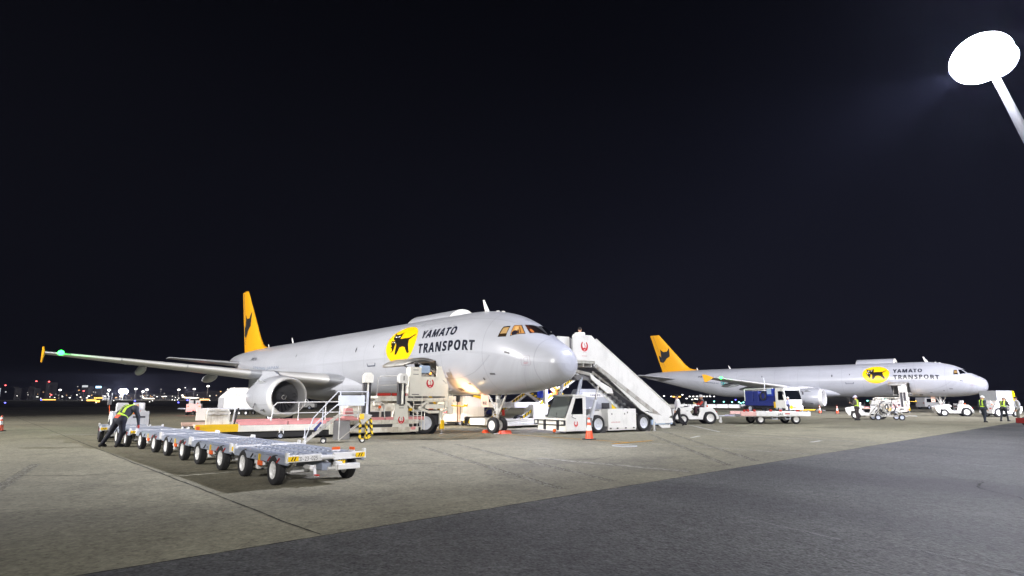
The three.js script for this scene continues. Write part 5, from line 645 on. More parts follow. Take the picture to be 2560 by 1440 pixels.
  mb().span(0.0, 2.6, 3.26, 3.38, 0.05, W - 0.4).build('landing_floor', M.alu, t); for (let k = 0; k < 5; k++) mb().span(0.25 + k * 0.5, 0.33 + k * 0.5, 3.1, 3.26, 0.1, W - 0.5).build('floor_beam', M.alu, t); for (const z of [0.1, 1.6]) mb().beam([2.5, 3.1, z], [0.2, 2.72, z], 0.08, 0.14).build('floor_brace', M.alu, t);
  mb().span(1.55, 2.3, 3.38, 4.5, 0.2, 0.26).build('extension_panel', M.white, t); mb().poly([[2.3, 3.38], [2.62, 3.38], [2.66, 4.7], [2.44, 4.72]], 0.12, [0, 0, 0.5]).build('bumper_pad', M.creamClean, t); mb().span(1.49, 1.56, 3.4, 4.45, 0.1, 0.2).build('gap_seal', M.midGrey, t);
  mb().poly([[0.5, 2.8], [-0.2, 2.4], [-0.9, 2.1], [-1.0, 1.86], [-0.6, 1.86], [0.4, 2.5]], 0.06, [0, 0, 0.02]).build('hinge_cover', M.white, t); mb().span(0.2, 1.1, 2.5, 2.75, 0.3, 1.5).beam([1.0, 2.5, 0.3], [1.6, 2.9, 0.3], 0.08, 0.1).build('cross_member', M.midGrey, t);
  for (const z of [0.1, 1.45]) { mb().bar([-0.2, 2.55, z], [0.1, 1.5, z], 0.055, 12).build('lift_ram', M.steel, t); mb().bar([0.1, 1.55, z], [0.42, 0.6, z], 0.085, 12).build('lift_cylinder', M.galvPale, t); mb().bar([1.0, 2.5, z], [1.25, 1.8, z], 0.05, 10).bar([0.9, 2.6, z], [1.1, 1.75, z], 0.04, 10).build('rear_strut', M.galv, t); }
}
M.tint.opacity = 1;
{ // boxy grey container vehicle half hidden behind the stairs truck
  const t = thing('container_truck', 'grey and yellow boxed truck half hidden behind the stairs truck', 'truck', [5.35, 0, -37.0], 3.3);
  mb().poly([[-1.4, 0.5], [1.4, 0.5], [1.4, 1.6], [1.1, 2.2], [-1.4, 2.2]], 1.9, [0, 0, 0.9], [0, 0, 0], 0.03).build('body', M.greyPaint, t); mb().span(-1.42, -0.85, 0.95, 1.6, -0.075, -0.06).build('yellow_panel', M.logoYellow, t); mb().span(-0.7, 1.0, 1.7, 1.98, -0.075, -0.06).build('white_panel', M.white, t); sticker('print', 0.7, 0.2, textMat('YAMATO', 128, 40, { color: '#333', font: 'bold 34px sans-serif' }), [0.2, 1.84, -0.08], [0, Math.PI, 0], t); mb().span(-0.7, -0.2, 0.9, 1.35, -0.08, -0.06).build('vent', M.dark, t); mb().span(0.3, 0.6, 0.9, 1.1, -0.08, -0.06).build('plate', M.white, t);
  mb().span(-1.4, 1.4, 0.3, 0.5, 0.1, 1.7).build('chassis', M.dark, t); for (const x of [-1.0, 1.0]) for (const z of [0.1, 1.7]) wheel(t, 0.36, 0.25, [x, 0.36, z], M.white);
}
{ // ground power unit and air-conditioning cart between the loader and the nose gear
  const [x, z] = bay(13.6, -3.4), t = thing('ground_power_unit', 'beige wheeled power unit with a small red roundel under the near fuselage', 'power unit', [x, 0, z], 0.25);
  mb().poly([[-0.85, 0.22], [0.45, 0.22], [0.45, 1.45], [-0.7, 1.45], [-0.85, 1.2]], 1.3, [0, 0, 0], [0, 0, 0], 0.03).build('housing', M.creamClean, t); mb().span(0.05, 0.42, 1.45, 1.75, -0.4, 0.4).build('exhaust_box', M.white, t); mb().span(0.5, 0.98, 0.22, 1.4, -0.6, 0.6).build('cabinet', M.pinkPlate, t); mb().span(0.62, 0.74, 0.4, 1.15, 0.6, 0.62).build('slot', M.dark, t); emblem(0.36, [-0.3, 0.85, 0.655], [0, 0, 0], t); mb().span(-0.8, 0.9, 0.12, 0.24, -0.5, 0.5).build('chassis', M.dark, t); for (const q of [-0.55, 0.65]) for (const r of [-0.5, 0.5]) wheel(t, 0.15, 0.1, [q, 0.15, r], M.galv, 'caster'); mb().geo(new THREE.TorusGeometry(0.3, 0.02, 6, 24, 4), [-0.2, 0.45, 0.68], [0, 0, 0.8]).build('cable', M.galv, t); mb().cyl(0.02, 0.2, [0.7, 0.1, 0.62]).build('jack_leg', M.steel, t);
  const [u, v] = bay(12.1, -4.2), c = thing('air_cart', 'tall white cabinet cart with striped bumper beside the near nose gear', 'cart', [u, 0, v], 0.25);
  mb().span(-0.65, 0.55, 0.55, 1.78, -0.7, 0.6).build('housing', M.white, c); mb().span(-0.75, -0.65, 0.3, 1.75, -0.6, 0.6).build('side_post', M.creamClean, c); mb().span(-0.7, 1.2, 0.18, 0.36, 0.5, 0.66).build('striped_bumper', M.stripe, c); mb().span(-0.7, 1.2, 0.2, 0.3, -0.6, 0.5).build('chassis', M.dark, c); mb().cyl(0.3, 0.9, [0.85, 0.8, 0], 'y', 18).build('tank', M.navy, c); mb().geo(new THREE.TorusGeometry(0.3, 0.05, 8, 24), [0.9, 0.72, 0.64], [0, 0, 0]).build('hose', M.darkGrey, c); mb().span(0.56, 0.8, 1.25, 1.4, 0.5, 0.6).build('gauge_box', M.pinkPlate, c); for (const q of [-0.4, 0.9]) for (const r of [-0.45, 0.45]) wheel(c, 0.18, 0.12, [q, 0.18, r], M.galv, 'caster');
  mb().beam([-0.9, 2.0, 0.55], [0.5, 1.62, 0.62], 0.05, 0.16).build('striped_boom', M.stripe, c);
  // boom in front of the loader, plus a lamp added to light the power unit
  const [p, q] = bay(9.0, 0.9), b = thing('hose_stand', 'yellow inclined boom with an orange beacon between loader and power unit', 'boom', [p - 0.35, 0, q - 1.2], 0.3);
  mb().span(-0.2, 0.1, 0, 0.12, -0.3, 0.3).bar([-0.12, 0.1, 0], [-0.12, 1.85, 0], 0.05).build('post', M.creamClean, b); mb().beam([-0.1, 1.85, 0.02], [0.5, 0.95, 0.05], 0.09, 0.12).build('boom', M.yellow, b); mb().cyl(0.13, 0.42, [0.0, 1.0, 0.18], 'y', 14).build('beacon', M.orange, b); mb().box(0.16, 0.1, 0.12, [-0.12, 1.62, 0.08]).build('lamp_housing', M.dark, b); mb().box(0.13, 0.012, 0.09, [-0.12, 1.564, 0.08], [0, 0, 0], 0).build('lamp_face', M.headlamp, b); { const l = new THREE.SpotLight(0xffe8d0, 55, 0, 0.8, 1, 2); l.position.set(-0.12, 1.5, -0.1).applyAxisAngle(V(0, 1, 0), 0.3).add(b.position); l.target.position.set(-2.9, 0.7, -37.2); l.castShadow = true; l.shadow.radius = 3; scene.add(l, l.target); }
}
{ // main deck loader on the far side: scissor arms edged with stripes
  const [x, z] = bay(9.6, -7.4), t = thing('main_deck_loader', 'white scissor lift loader with striped crossed arms seen under the near nose', 'cargo loader', [x, 0, z], 3.882);
  mb().span(-4.2, 4.2, 0.12, 0.5, -1.6, 1.6).build('base', M.creamClean, t); mb().span(-4.2, 4.2, 0.14, 0.3, -1.64, -1.6).build('side_rail', M.white, t);
  const arm = (a, b, zz) => { mb().beam(a, b, 0.14, 0.3).build('scissor_arm', M.white, t); const d = V(...b).sub(V(...a)), n = V(-d.y, d.x, 0).normalize(), p = V(...a).add(V(...b)).multiplyScalar(0.5), L = d.length(); const g = new THREE.BoxGeometry(L, 0.15, 0.012); g.attributes.uv.array.forEach((_, i) => { if (i % 2 === 0) g.attributes.uv.array[i] *= L / 0.55; }); const o = part('striped_edge', g, M.stripe, t); o.position.set(p.x + n.x * 0.07, p.y + n.y * 0.07, zz); o.rotation.z = Math.atan2(d.y, d.x); };
  for (const zz of [-1.35, 1.2]) { arm([-1.9, 2.95, zz], [2.9, 0.42, zz], zz - 0.078); arm([-3.1, 0.42, zz - 0.16], [1.9, 2.95, zz - 0.16], zz - 0.24); }
  mb().span(-2.2, 3.6, 2.95, 3.15, -1.5, 1.5).build('platform', M.white, t); mb().span(1.2, 3.2, 1.1, 1.4, -1.2, 1.2).build('cross_beam', M.white, t); for (const q of [-1.6, -0.2]) mb().bar([q, 0.7, -0.4], [q + 0.8, 2.9, -0.4], 0.14, 12).build('lift_ram', M.white, t);
  mb().box(0.7, 0.5, 0.5, [0.6, 1.9, -1.0]).box(0.5, 0.4, 0.4, [1.3, 1.1, -1.0]).build('pump', M.blue, t); mb().cyl(0.2, 0.3, [0.2, 1.95, -1.45], 'y', 12).geo(new THREE.SphereGeometry(0.2, 12, 8), [0.2, 2.1, -1.45]).build('beacon', M.orange, t); mb().span(1.1, 2.1, 0.5, 1.3, -1.58, -0.8).build('motor_cabinet', M.creamClean, t); mb().box(0.2, 2.2, 0.2, [1.0, 1.8, -1.5]).build('guide_post', M.white, t); mb().box(0.3, 0.12, 0.14, [1.0, 2.7, -1.66]).build('lamp_housing', M.dark, t); mb().box(0.26, 0.015, 0.11, [1.0, 2.632, -1.66], [0, 0, 0], 0).build('lamp_face', M.headlamp, t); { const l = new THREE.PointLight(0xe4e2ff, 34, 0, 2); l.position.set(1.0, 2.5, -1.9); l.castShadow = true; l.shadow.radius = 4; t.add(l); }
  for (const q of [-3, 3]) for (const r of [-1.3, 1.3]) wheel(t, 0.35, 0.3, [q, 0.35, r], M.white);
}
// ------------------------------------------------------------------ people at work
{
  const [x, z] = bay(7.75, 14.75);
  makePerson('person bending over the coupling between dollies, lime vest with red hem', [x, 0, z], 1.2, { bulk: 1.2, face: [0.7, -0.6, 0.25], vest: M.lime, belt: M.orangeCloth = mat('orangeCloth', [0.75, 0.09, 0.04], 0.7, { plain: 1 }), helmet: M.white,
    colors: { top: [0.03, 0.033, 0.045], legs: [0.005, 0.006, 0.015], hand: [0.6, 0.08, 0.06] }, pose: { pelvis: [0, 0.93, 0], chest: [0.2, 1.19, 0.02], neck: [0.36, 1.33, 0.05], head: [0.47, 1.33, 0.12], shL: [0.29, 1.3, -0.17], shR: [0.33, 1.27, 0.24], elL: [0.2, 1.13, -0.4], elR: [0.42, 1.0, 0.3], haL: [0.12, 0.94, -0.36], haR: [0.46, 0.74, 0.3], hiL: [0, 0.9, -0.1], hiR: [0, 0.9, 0.1], knL: [-0.06, 0.5, -0.3], knR: [0.06, 0.48, 0.1], anL: [-0.2, 0.09, -0.48], anR: [-0.06, 0.09, 0.1], toL: [-0.04, 0.04, -0.52], toR: [0.12, 0.04, 0.12] } });
  makePerson('person in a white shirt seen from behind at the top of the stairs', [3.4, 3.39, -29.2], 1.2, { hair: 1, colors: { top: [0.75, 0.75, 0.75], legs: [0.02, 0.02, 0.03] } });
  makePerson('person in a white shirt and dark trousers walking behind the foot of the stairs', [9.95, 0, -35.8], 2.7, { hair: 1, scale: 1.06, colors: { top: [0.72, 0.72, 0.72], legs: [0.02, 0.02, 0.025] }, pose: { knL: [0.2, 0.52, -0.1], anL: [0.24, 0.1, -0.1], toL: [0.4, 0.06, -0.12], knR: [-0.06, 0.49, 0.1], anR: [-0.34, 0.14, 0.1], toR: [-0.2, 0.06, 0.12] } });
  const sit = { pelvis: [0, 0.95, 0], hiL: [0, 0.93, -0.1], hiR: [0, 0.93, 0.1], knL: [0.42, 0.98, -0.13], knR: [0.42, 0.98, 0.13], anL: [0.5, 0.56, -0.12], anR: [0.48, 0.56, 0.12], toL: [0.66, 0.52, -0.12], toR: [0.64, 0.52, 0.12], elL: [0.2, 1.16, -0.24], elR: [0.22, 1.16, 0.22], haL: [0.42, 1.2, -0.16], haR: [0.44, 1.26, 0.12] };
  makePerson('person in a white helmet with red sleeves driving the tractor beside the stairs', [12.42, 0.07, -38.95], Math.PI, { helmet: M.white, pose: sit, colors: { top: [0.1, 0.1, 0.11], sleeve: [0.55, 0.06, 0.04], hand: [0.7, 0.62, 0.3], legs: [0.06, 0.02, 0.03] } });
  const V1 = { vest: M.lime, helmet: M.white };
  makePerson('person in helmet and lime belt standing left of the hose cart, facing away', [25.95, 0, -44.9], 2.2, { ...V1, helmet: M.lilac = mat('lilac', [0.62, 0.6, 0.8], 0.4), scale: 1.03, colors: { top: [0.08, 0.07, 0.06], legs: [0.025, 0.018, 0.018] }, pose: { elR: [0.12, 1.14, 0.25], haR: [0.34, 1.2, 0.2], elL: [0.12, 1.14, -0.25], haL: [0.34, 1.22, -0.16] } });
  makePerson('person with lime vest standing behind the two white tractors at the right', [32.6, 0, -41.3], 0.2, { ...V1, scale: 1.02, colors: { top: [0.03, 0.04, 0.05], legs: [0.015, 0.02, 0.03] }, pose: { head: [0.06, 1.59, 0], chest: [0.03, 1.27, 0], anL: [0.14, 0.09, -0.1], toL: [0.3, 0.04, -0.12], knL: [0.12, 0.5, -0.1], knR: [0, 0.5, 0.1], anR: [-0.1, 0.09, 0.1], toR: [0.06, 0.04, 0.12] } });
  makePerson('person in a lime vest leaning forward near the right edge, legs apart', [35.4, 0, -43.0], 0.5, { ...V1, helmet: M.darkGrey, colors: { top: [0.05, 0.05, 0.05], legs: [0.02, 0.024, 0.03] }, pose: { chest: [0.12, 1.24, 0], neck: [0.2, 1.4, 0], head: [0.28, 1.52, 0], shL: [0.17, 1.36, -0.18], shR: [0.17, 1.36, 0.18], elL: [0.3, 1.14, -0.24], elR: [0.3, 1.14, 0.24], haL: [0.5, 1.1, -0.2], haR: [0.5, 1.1, 0.2], anL: [-0.2, 0.09, -0.15], knL: [-0.06, 0.5, -0.13], toL: [-0.04, 0.04, -0.18], anR: [0.2, 0.09, 0.12], knR: [0.16, 0.5, 0.11], toR: [0.36, 0.04, 0.14] } });
  makePerson('person in a pale jacket at the right edge beside the red hose trailer', [34.4, 0, -40.6], 2.6, { hair: 1, vest: M.galvPale, colors: { top: [0.3, 0.3, 0.28], legs: [0.12, 0.12, 0.1] } });
  makePerson('person in a pale blue shirt and white helmet beside the blue fuel truck', [30.2, 0, -65.2], 0.2, { helmet: M.white, colors: { top: [0.45, 0.47, 0.75], legs: [0.03, 0.035, 0.09] } });
}
// ------------------------------------------------------------------ further ground vehicles
makeTractor('white tow tractor with a driver in a white helmet, behind the stairs', [11.98, 0, -39.2], Math.PI);
makeTractor('white tow tractor half hidden by the hose cart, below the far jet', [28.6, 0, -47.8], 2.55);
makeTractor('white tow tractor below the far nose, its whole side in view', [41.2, 0, -55.6], 2.75);
makeTractor('white tow tractor mostly behind the vested persons at the right', [43.6, 0, -53.4], 0.1);
{ // tractor seen from behind with its lamps on, far across the apron
  const t = makeTractor('small tractor lit red by its tail lamps, far left on the dark apron', [-32.2, 0, -60.5], 2.0); mb().box(0.06, 0.62, 1.3, [-1.33, 0.78, 0]).build('rear_panel', M.white, t);
  for (const z of [-0.5, 0.5]) mb().cyl(0.08, 0.04, [-1.37, 0.85, z], 'x', 12).build('tail_lamp', M.tailRed, t);
  const p = new THREE.PointLight(0xff2a12, 1.6, 0, 2); p.position.set(-31.6, 0.85, -58.6); scene.add(p); const w = new THREE.PointLight(0xff8844, 30, 0, 2); w.position.set(-30.4, 0.5, -61.6); void w;
}
{ // flat pallet trailer behind the tractor
  const t = thing('pallet_dolly', 'long white flat pallet dolly with one end coloured as if red lit, coupled behind the driven tractor', 'dolly', [17.05, 0, -39.5], Math.PI);
  mb().span(-2.2, 1.3, 0.5, 0.78, 0.9, 1.0).span(-2.2, 1.3, 0.5, 0.78, -1.0, -0.9).span(-2.2, 2.3, 0.46, 0.6, -0.9, 0.9).build('deck', M.white, t); mat('redLitPink', [0.8, 0.5, 0.46], 0.45); for (const z of [-0.95, 0.95]) mb().span(1.3, 2.3, 0.5, 0.78, z - 0.05, z + 0.05).build('end_section', M.redLitPink, t);  // pink of the end section is red light put into the paint colour
  for (const [x, z] of [[2.0, -0.8], [1.65, -0.5], [1.3, -0.7], [0.2, -0.6], [-0.35, -0.8], [-1.5, -0.7]]) mb().box(0.16, 0.14, 0.1, [x, 0.84, z], [0, 0, 0.3]).build('pallet_stop', M.red, t);
  for (const z of [-0.78, 0.78]) { wheel(t, 0.29, 0.2, [1.0, 0.29, z]); wheel(t, 0.29, 0.2, [-1.3, 0.29, z]); } mb().span(-1.4, 1.1, 0.28, 0.4, -0.3, 0.3).build('chassis', M.midGrey, t); for (const x of [0.3, -0.55]) mb().pipe([[x, 0.5, -1], [x, 0.32, -1], [x - 0.3, 0.32, -1], [x - 0.3, 0.5, -1]], 0.025).build('step', M.galvPale, t);
  mb().beam([2.2, 0.5, 0], [3.4, 0.5, 0], 0.1, 0.08).build('towbar', M.galvPale, t); mb().beam([2.5, 0.52, -0.06], [3.0, 0.52, -0.06], 0.06, 0.09).build('towbar_sleeve', M.lilac, t); mb().cyl(0.09, 0.2, [3.3, 0.32, 0], 'y', 12).cyl(0.11, 0.1, [3.3, 0.16, 0], 'z', 14).build('jockey_wheel', M.white, t);
  sticker('operator_mark', 0.5, 0.2, M.jalBlack, [-0.25, 0.64, -1.004], [0, Math.PI, 0], t); mb().box(0.3, 0.06, 0.01, [-0.7, 0.65, -1.004], [0, 0, 0], 0).build('red_print', M.red, t);
}
{ // cargo container on a trailer behind the engine
  const t = thing('trailer', 'low silver trailer carrying the white container behind the near engine', 'trailer', [-29.2, 0, -60.6], 0.0); mb().span(-3.6, 3.4, 0.55, 0.68, -1.0, 1.0).build('deck', M.galvPale, t); mb().span(-3.2, 3.0, 0.4, 0.55, -0.5, 0.5).build('chassis', M.midGrey, t); for (const x of [-2.7, -2.2, 0.2, 1.0, 1.9, 2.6]) for (const z of [-0.85, 0.85]) wheel(t, 0.2, 0.16, [x, 0.2, z], M.white); mb().beam([-3.6, 0.6, 0], [-4.6, 0.62, 0], 0.5, 0.1).build('drawbar', M.galv, t);
  const c = thing('cargo_container', 'white air cargo container with a slanted left end on the silver trailer', 'container', [-28.05, 0.69, -60.6], 0.0); mb().poly([[-1.4, 0], [2.0, 0], [2.0, 0.12], [1.6, 0.34], [1.6, 2.0], [-0.35, 2.0], [-1.36, 1.1]], 1.6, [0, 0, 0], [0, 0, 0], 0.025).build('body', M.white, c);
  mb().span(-1.46, -1.4, 0.02, 1.05, -0.75, 0.79).build('end_panel', M.greyPaint, c); mb().beam([-1.44, 1.06, 0], [-0.42, 1.98, 0], 1.5, 0.05).build('curtain', M.dark, c); mb().span(-1.45, -0.9, 0.02, 1.02, 0.801, 0.815).build('corner_panel', M.greyPaint, c); sticker('print', 0.9, 0.14, textMat('SKY TEAM', 128, 24, { color: '#556', font: 'bold 18px sans-serif' }), [0.5, 1.3, 0.83], [0, 0, 0], c);
}
{ // fuel truck with blue pumping gear
  const t = thing('fuel_truck', 'white cab fuel truck with dark blue pumping gear under the far wing', 'truck', [30.0, 0, -69.2], -1.3);
  mb().poly([[2.2, 0.55], [3.75, 0.55], [3.85, 1.3], [3.6, 2.62], [2.3, 2.7], [2.2, 2.5]], 2.2, [0, 0, 0], [0, 0, 0], 0.06).build('cab', M.white, t); { const g = mb().beam([3.87, 1.5, 0], [3.64, 2.5, 0], 1.95, 0.03); g.build('windscreen', M.darkGlass, t); for (const z of [-1.105, 1.105]) mb().poly([[2.7, 1.45], [3.55, 1.45], [3.4, 2.4], [2.75, 2.4]], 0.02, [0, 0, z], [0, 0, 0], 0.004).build('side_window', M.darkGlass, t); }
  mb().span(3.7, 3.9, 0.4, 0.85, -1.12, 1.12).build('bumper', M.white, t); mb().span(3.86, 3.9, 1.0, 1.22, -0.75, 0.75).build('grille', M.greyPaint, t); mb().geo(new THREE.CircleGeometry(0.22, 20), [3.91, 0.68, 0.45], [0, Math.PI / 2, 0]).build('yellow_disc', M.logoYellow, t); mb().box(0.02, 0.1, 0.5, [3.91, 0.66, 0.0], [0, 0, 0], 0).build('number_plate', M.orange, t); for (const z of [-0.85, 0.85]) mb().box(0.04, 0.14, 0.26, [3.88, 0.95, z]).build('headlight', M.headGlass, t); for (const z of [-1.3, 1.3]) mb().bar([3.5, 2.3, z * 0.88], [3.75, 2.4, z], 0.02).box(0.1, 0.34, 0.18, [3.78, 2.2, z], [0, 0, 0], 0.03).build('mirror', M.dark, t);
  mb().span(2.3, 3.6, 2.68, 2.78, -1.05, 1.05).build('roof', M.white, t);
  mb().span(-3.2, 2.1, 0.5, 0.8, -0.5, 0.5).build('chassis', M.dark, t); mb().span(-3.1, 1.9, 0.8, 1.3, -1.1, 1.1).span(-3.0, -1.6, 1.3, 2.5, -1.05, 1.05).build('equipment_base', M.navy, t); mb().span(-1.4, -0.6, 1.3, 2.5, -0.9, 1.1).span(-0.3, 1.8, 1.3, 1.9, -0.9, 0.9).build('pump_cabinet', M.navy, t); mb().span(0.9, 1.9, 1.9, 2.7, 0.4, 1.12).build('hose_locker', M.blue, t); mb().span(1.0, 1.7, 2.1, 2.7, 1.12, 1.16).build('locker_door', M.paleBlue, t); mb().cyl(0.5, 0.9, [0.2, 1.9, 0.55], 'z', 24).build('hose_reel', M.navy, t); mb().geo(new THREE.TorusGeometry(0.42, 0.09, 8, 24), [0.2, 1.9, 1.05]).build('hose', M.dark, t); mb().pipe([[-3.1, 1.3, 1.05], [-3.1, 2.7, 1.05], [1.9, 2.75, 1.05]], 0.06).build('frame', M.white, t); mb().span(1.95, 2.2, 0.6, 1.25, 0.3, 1.12).build('tank', M.yellow, t); mb().box(0.1, 0.14, 0.2, [-3.2, 1.2, 0.9]).build('tail_lamp', M.redPlastic, t); mb().pipe([[-0.6, 2.5, 0.2], [-0.6, 3.4, 0.1], [-0.8, 4.0, 0]], 0.04).build('fuelling_arm', M.galvPale, t); mb().span(-1.4, -0.2, 2.5, 2.6, -0.8, 0.9).build('lift_platform', M.alu, t); mb().pipe([[1.2, 0.1, 1.5], [1.8, 0.25, 1.7], [2.4, 0.08, 1.6], [2.9, 0.05, 1.9]], 0.06).build('loose_hose', M.lilac, t);
  for (const x of [-2.2, 2.95]) for (const z of [-0.95, 0.95]) wheel(t, 0.46, 0.3, [x, 0.46, z], M.galv);
}
makeCone('small orange cone under the far engine, left one of two', 34.4, -66.7, 1.1); makeCone('small orange cone right of the far engine, right one of two', 35.35, -64.9, 1.1);
{ const t = thing('tow_bar', 'yellow tow bar lying on the apron beside the fuel truck', 'tow bar', [33.9, 0, -69.2], 0.1); mb().bar([-1.2, 0.3, 0], [1.4, 0.32, 0], 0.09).build('bar', M.yellow, t); mb().box(0.4, 0.12, 0.5, [1.5, 0.3, 0]).bar([1.6, 0.3, 0], [2.6, 0.25, 0], 0.05).build('head', M.midGrey, t); for (const x of [-0.4, 0.3]) wheel(t, 0.15, 0.1, [x, 0.15, 0.2], M.galv); }
{ // second container loader at the far jet: a copy of the first one
  const src = scene.children.find((c) => c.name === 'container_loader'), [x, z] = bay(7.6, 12.9, P2);
  dup(src, 'container_loader', 'cream container loader seen end on at the open hold of the far jet', [x, 0, z], 0.79);
}
{ // hose frame cart in front of the second tractor
  const t = thing('hose_cart', 'grey metal frame cart of hoses between the standing person and the far loader', 'cart', [28.6, 0, -45.6], 2.9);
  const f = mb(); for (const z of [-0.5, 0.5]) f.pipe([[-1.2, 0.3, z], [1.3, 0.3, z]], 0.04).pipe([[-1.0, 0.3, z], [-0.4, 1.25, z], [0.3, 1.25, z], [1.1, 0.3, z]], 0.035).bar([-0.05, 0.3, z], [-0.05, 1.25, z], 0.03); f.build('frame', M.alu, t);
  for (let k = 0; k < 4; k++) mb().geo(new THREE.TorusGeometry(0.34 + 0.05 * k, 0.05, 8, 24), [-0.2 + k * 0.16, 0.95, -0.3 + k * 0.2], [0, 0.3 * k, 0]).build('hose', k % 2 ? M.alu : M.darkGrey, t); mb().box(0.5, 0.3, 0.5, [0.8, 1.3, 0], [0, 0, 0.2]).build('valve_box', M.alu, t); mb().bar([-1.2, 0.35, 0], [-2.0, 0.3, 0], 0.04).build('drawbar', M.alu, t); for (const x of [-0.8, 0.8]) for (const z of [-0.55, 0.55]) wheel(t, 0.22, 0.14, [x, 0.22, z], M.galv);
}
{ // grey and white container with a yellow end, red hose trailer at the right edge
  const c = thing('cargo_container', 'grey and white container with a yellow corner at the right edge', 'container', [46.9, 0.4, -57.4], 0.25); mb().span(-1.2, 1.1, 0, 1.0, -0.8, 0.8).build('lower_body', M.white, c); mb().span(-1.2, 0.75, 1.0, 1.95, -0.8, 0.8).build('upper_body', M.greyPaint, c); mb().poly([[0.75, 1.0], [1.1, 1.0], [1.12, 1.6], [1.0, 1.9], [0.75, 1.95]], 1.6, [0, 0, 0], [0, 0, 0], 0.01).build('yellow_end', M.logoYellow, c); mb().span(-0.8, 0.5, 1.42, 1.55, 0.8, 0.812).span(-0.6, 0.4, 1.12, 1.36, 0.8, 0.812).build('white_print', M.white, c); mb().span(-1.3, 1.2, -0.4, -0.02, -0.7, 0.7).build('base_frame', M.midGrey, c);
  const t = thing('hose_trailer', 'red trailer loaded with coiled hoses, cut by the right edge', 'trailer', [32.15, 0, -35.9], 0.15); mb().span(-1.2, 1.6, 0.28, 0.46, -0.8, 0.8).build('bed', M.darkRed, t); mb().span(-1.3, -1.1, 0.15, 0.45, -0.85, 0.85).build('front_board', M.darkRed, t); for (let k = 0; k < 5; k++) mb().geo(new THREE.TorusGeometry(0.5 - 0.04 * k, 0.08, 8, 26), [0.1 + 0.12 * k, 0.7 + 0.16 * k, 0.1 * k - 0.2], [1.3 + 0.1 * k, 0.1 * k, 0]).build('hose', k % 2 ? M.orange : M.alu, t); mb().pipe([[-0.9, 0.6, 0.3], [0.2, 1.9, 0.2], [1.6, 2.8, 0.1]], 0.05).pipe([[-0.7, 0.6, 0.6], [0.6, 1.7, 0.5], [1.7, 2.2, 0.4]], 0.04).build('boom', M.midGrey, t); mb().box(0.6, 0.5, 0.5, [0.9, 0.9, 0.3]).build('pump', M.alu, t); for (const x of [-0.7, 0.9]) for (const z of [-0.75, 0.75]) wheel(t, 0.26, 0.18, [x, 0.26, z], M.galv);
}
// parked white service vans beyond the aircraft
function makeVan(label, pos, turn) { const t = thing('service_van', label, 'van', pos, turn); mb().poly([[-1.9, 0.35], [1.95, 0.35], [2.0, 0.85], [1.3, 1.0], [0.75, 1.7], [-1.8, 1.75], [-1.95, 1.1]], 1.6, [0, 0, 0], [0, 0, 0], 0.05).build('body', M.white, t); for (const z of [-0.81, 0.81]) mb().poly([[0.2, 1.05], [1.1, 1.05], [0.7, 1.58], [0.2, 1.6]], 0.02, [0, 0, z], [0, 0, 0], 0.004).poly([[-1.6, 1.05], [0.08, 1.05], [0.08, 1.6], [-1.5, 1.6]], 0.02, [0, 0, z], [0, 0, 0], 0.004).build('side_window', M.darkGlass, t); mb().beam([1.32, 1.02, 0], [0.82, 1.66, 0], 1.4, 0.03).build('windscreen', M.darkGlass, t); for (const x of [-1.2, 1.25]) for (const z of [-0.72, 0.72]) wheel(t, 0.31, 0.2, [x, 0.31, z], M.galv); for (const z of [-0.6, 0.6]) { mb().box(0.04, 0.12, 0.24, [1.99, 0.75, z]).build('headlight', M.headGlass, t); mb().box(0.04, 0.2, 0.1, [-1.95, 0.95, z]).build('tail_light', M.redPlastic, t); } return t; }
makeVan('white van seen low behind the handrail, below the near fuselage', [-31.0, 0, -88], 0.1); makeVan('white van far behind the far loader and nose gear', [64.5, 0, -92], 0.3);
{ const t = thing('concrete_barrier', 'long low white barrier across the dark field between the two jets', 'barrier', [34, 0, -104], 0); for (let k = 0; k < 10; k++) mb().poly([[-1.0, 0], [1.0, 0], [1.0, 0.06], [0.96, 0.62], [-0.96, 0.62], [-1.0, 0.06]], 0.4, [-10 + k * 2.1, 0, 0], [0, 0, 0], 0.03).build('barrier_block', M.white, t); }
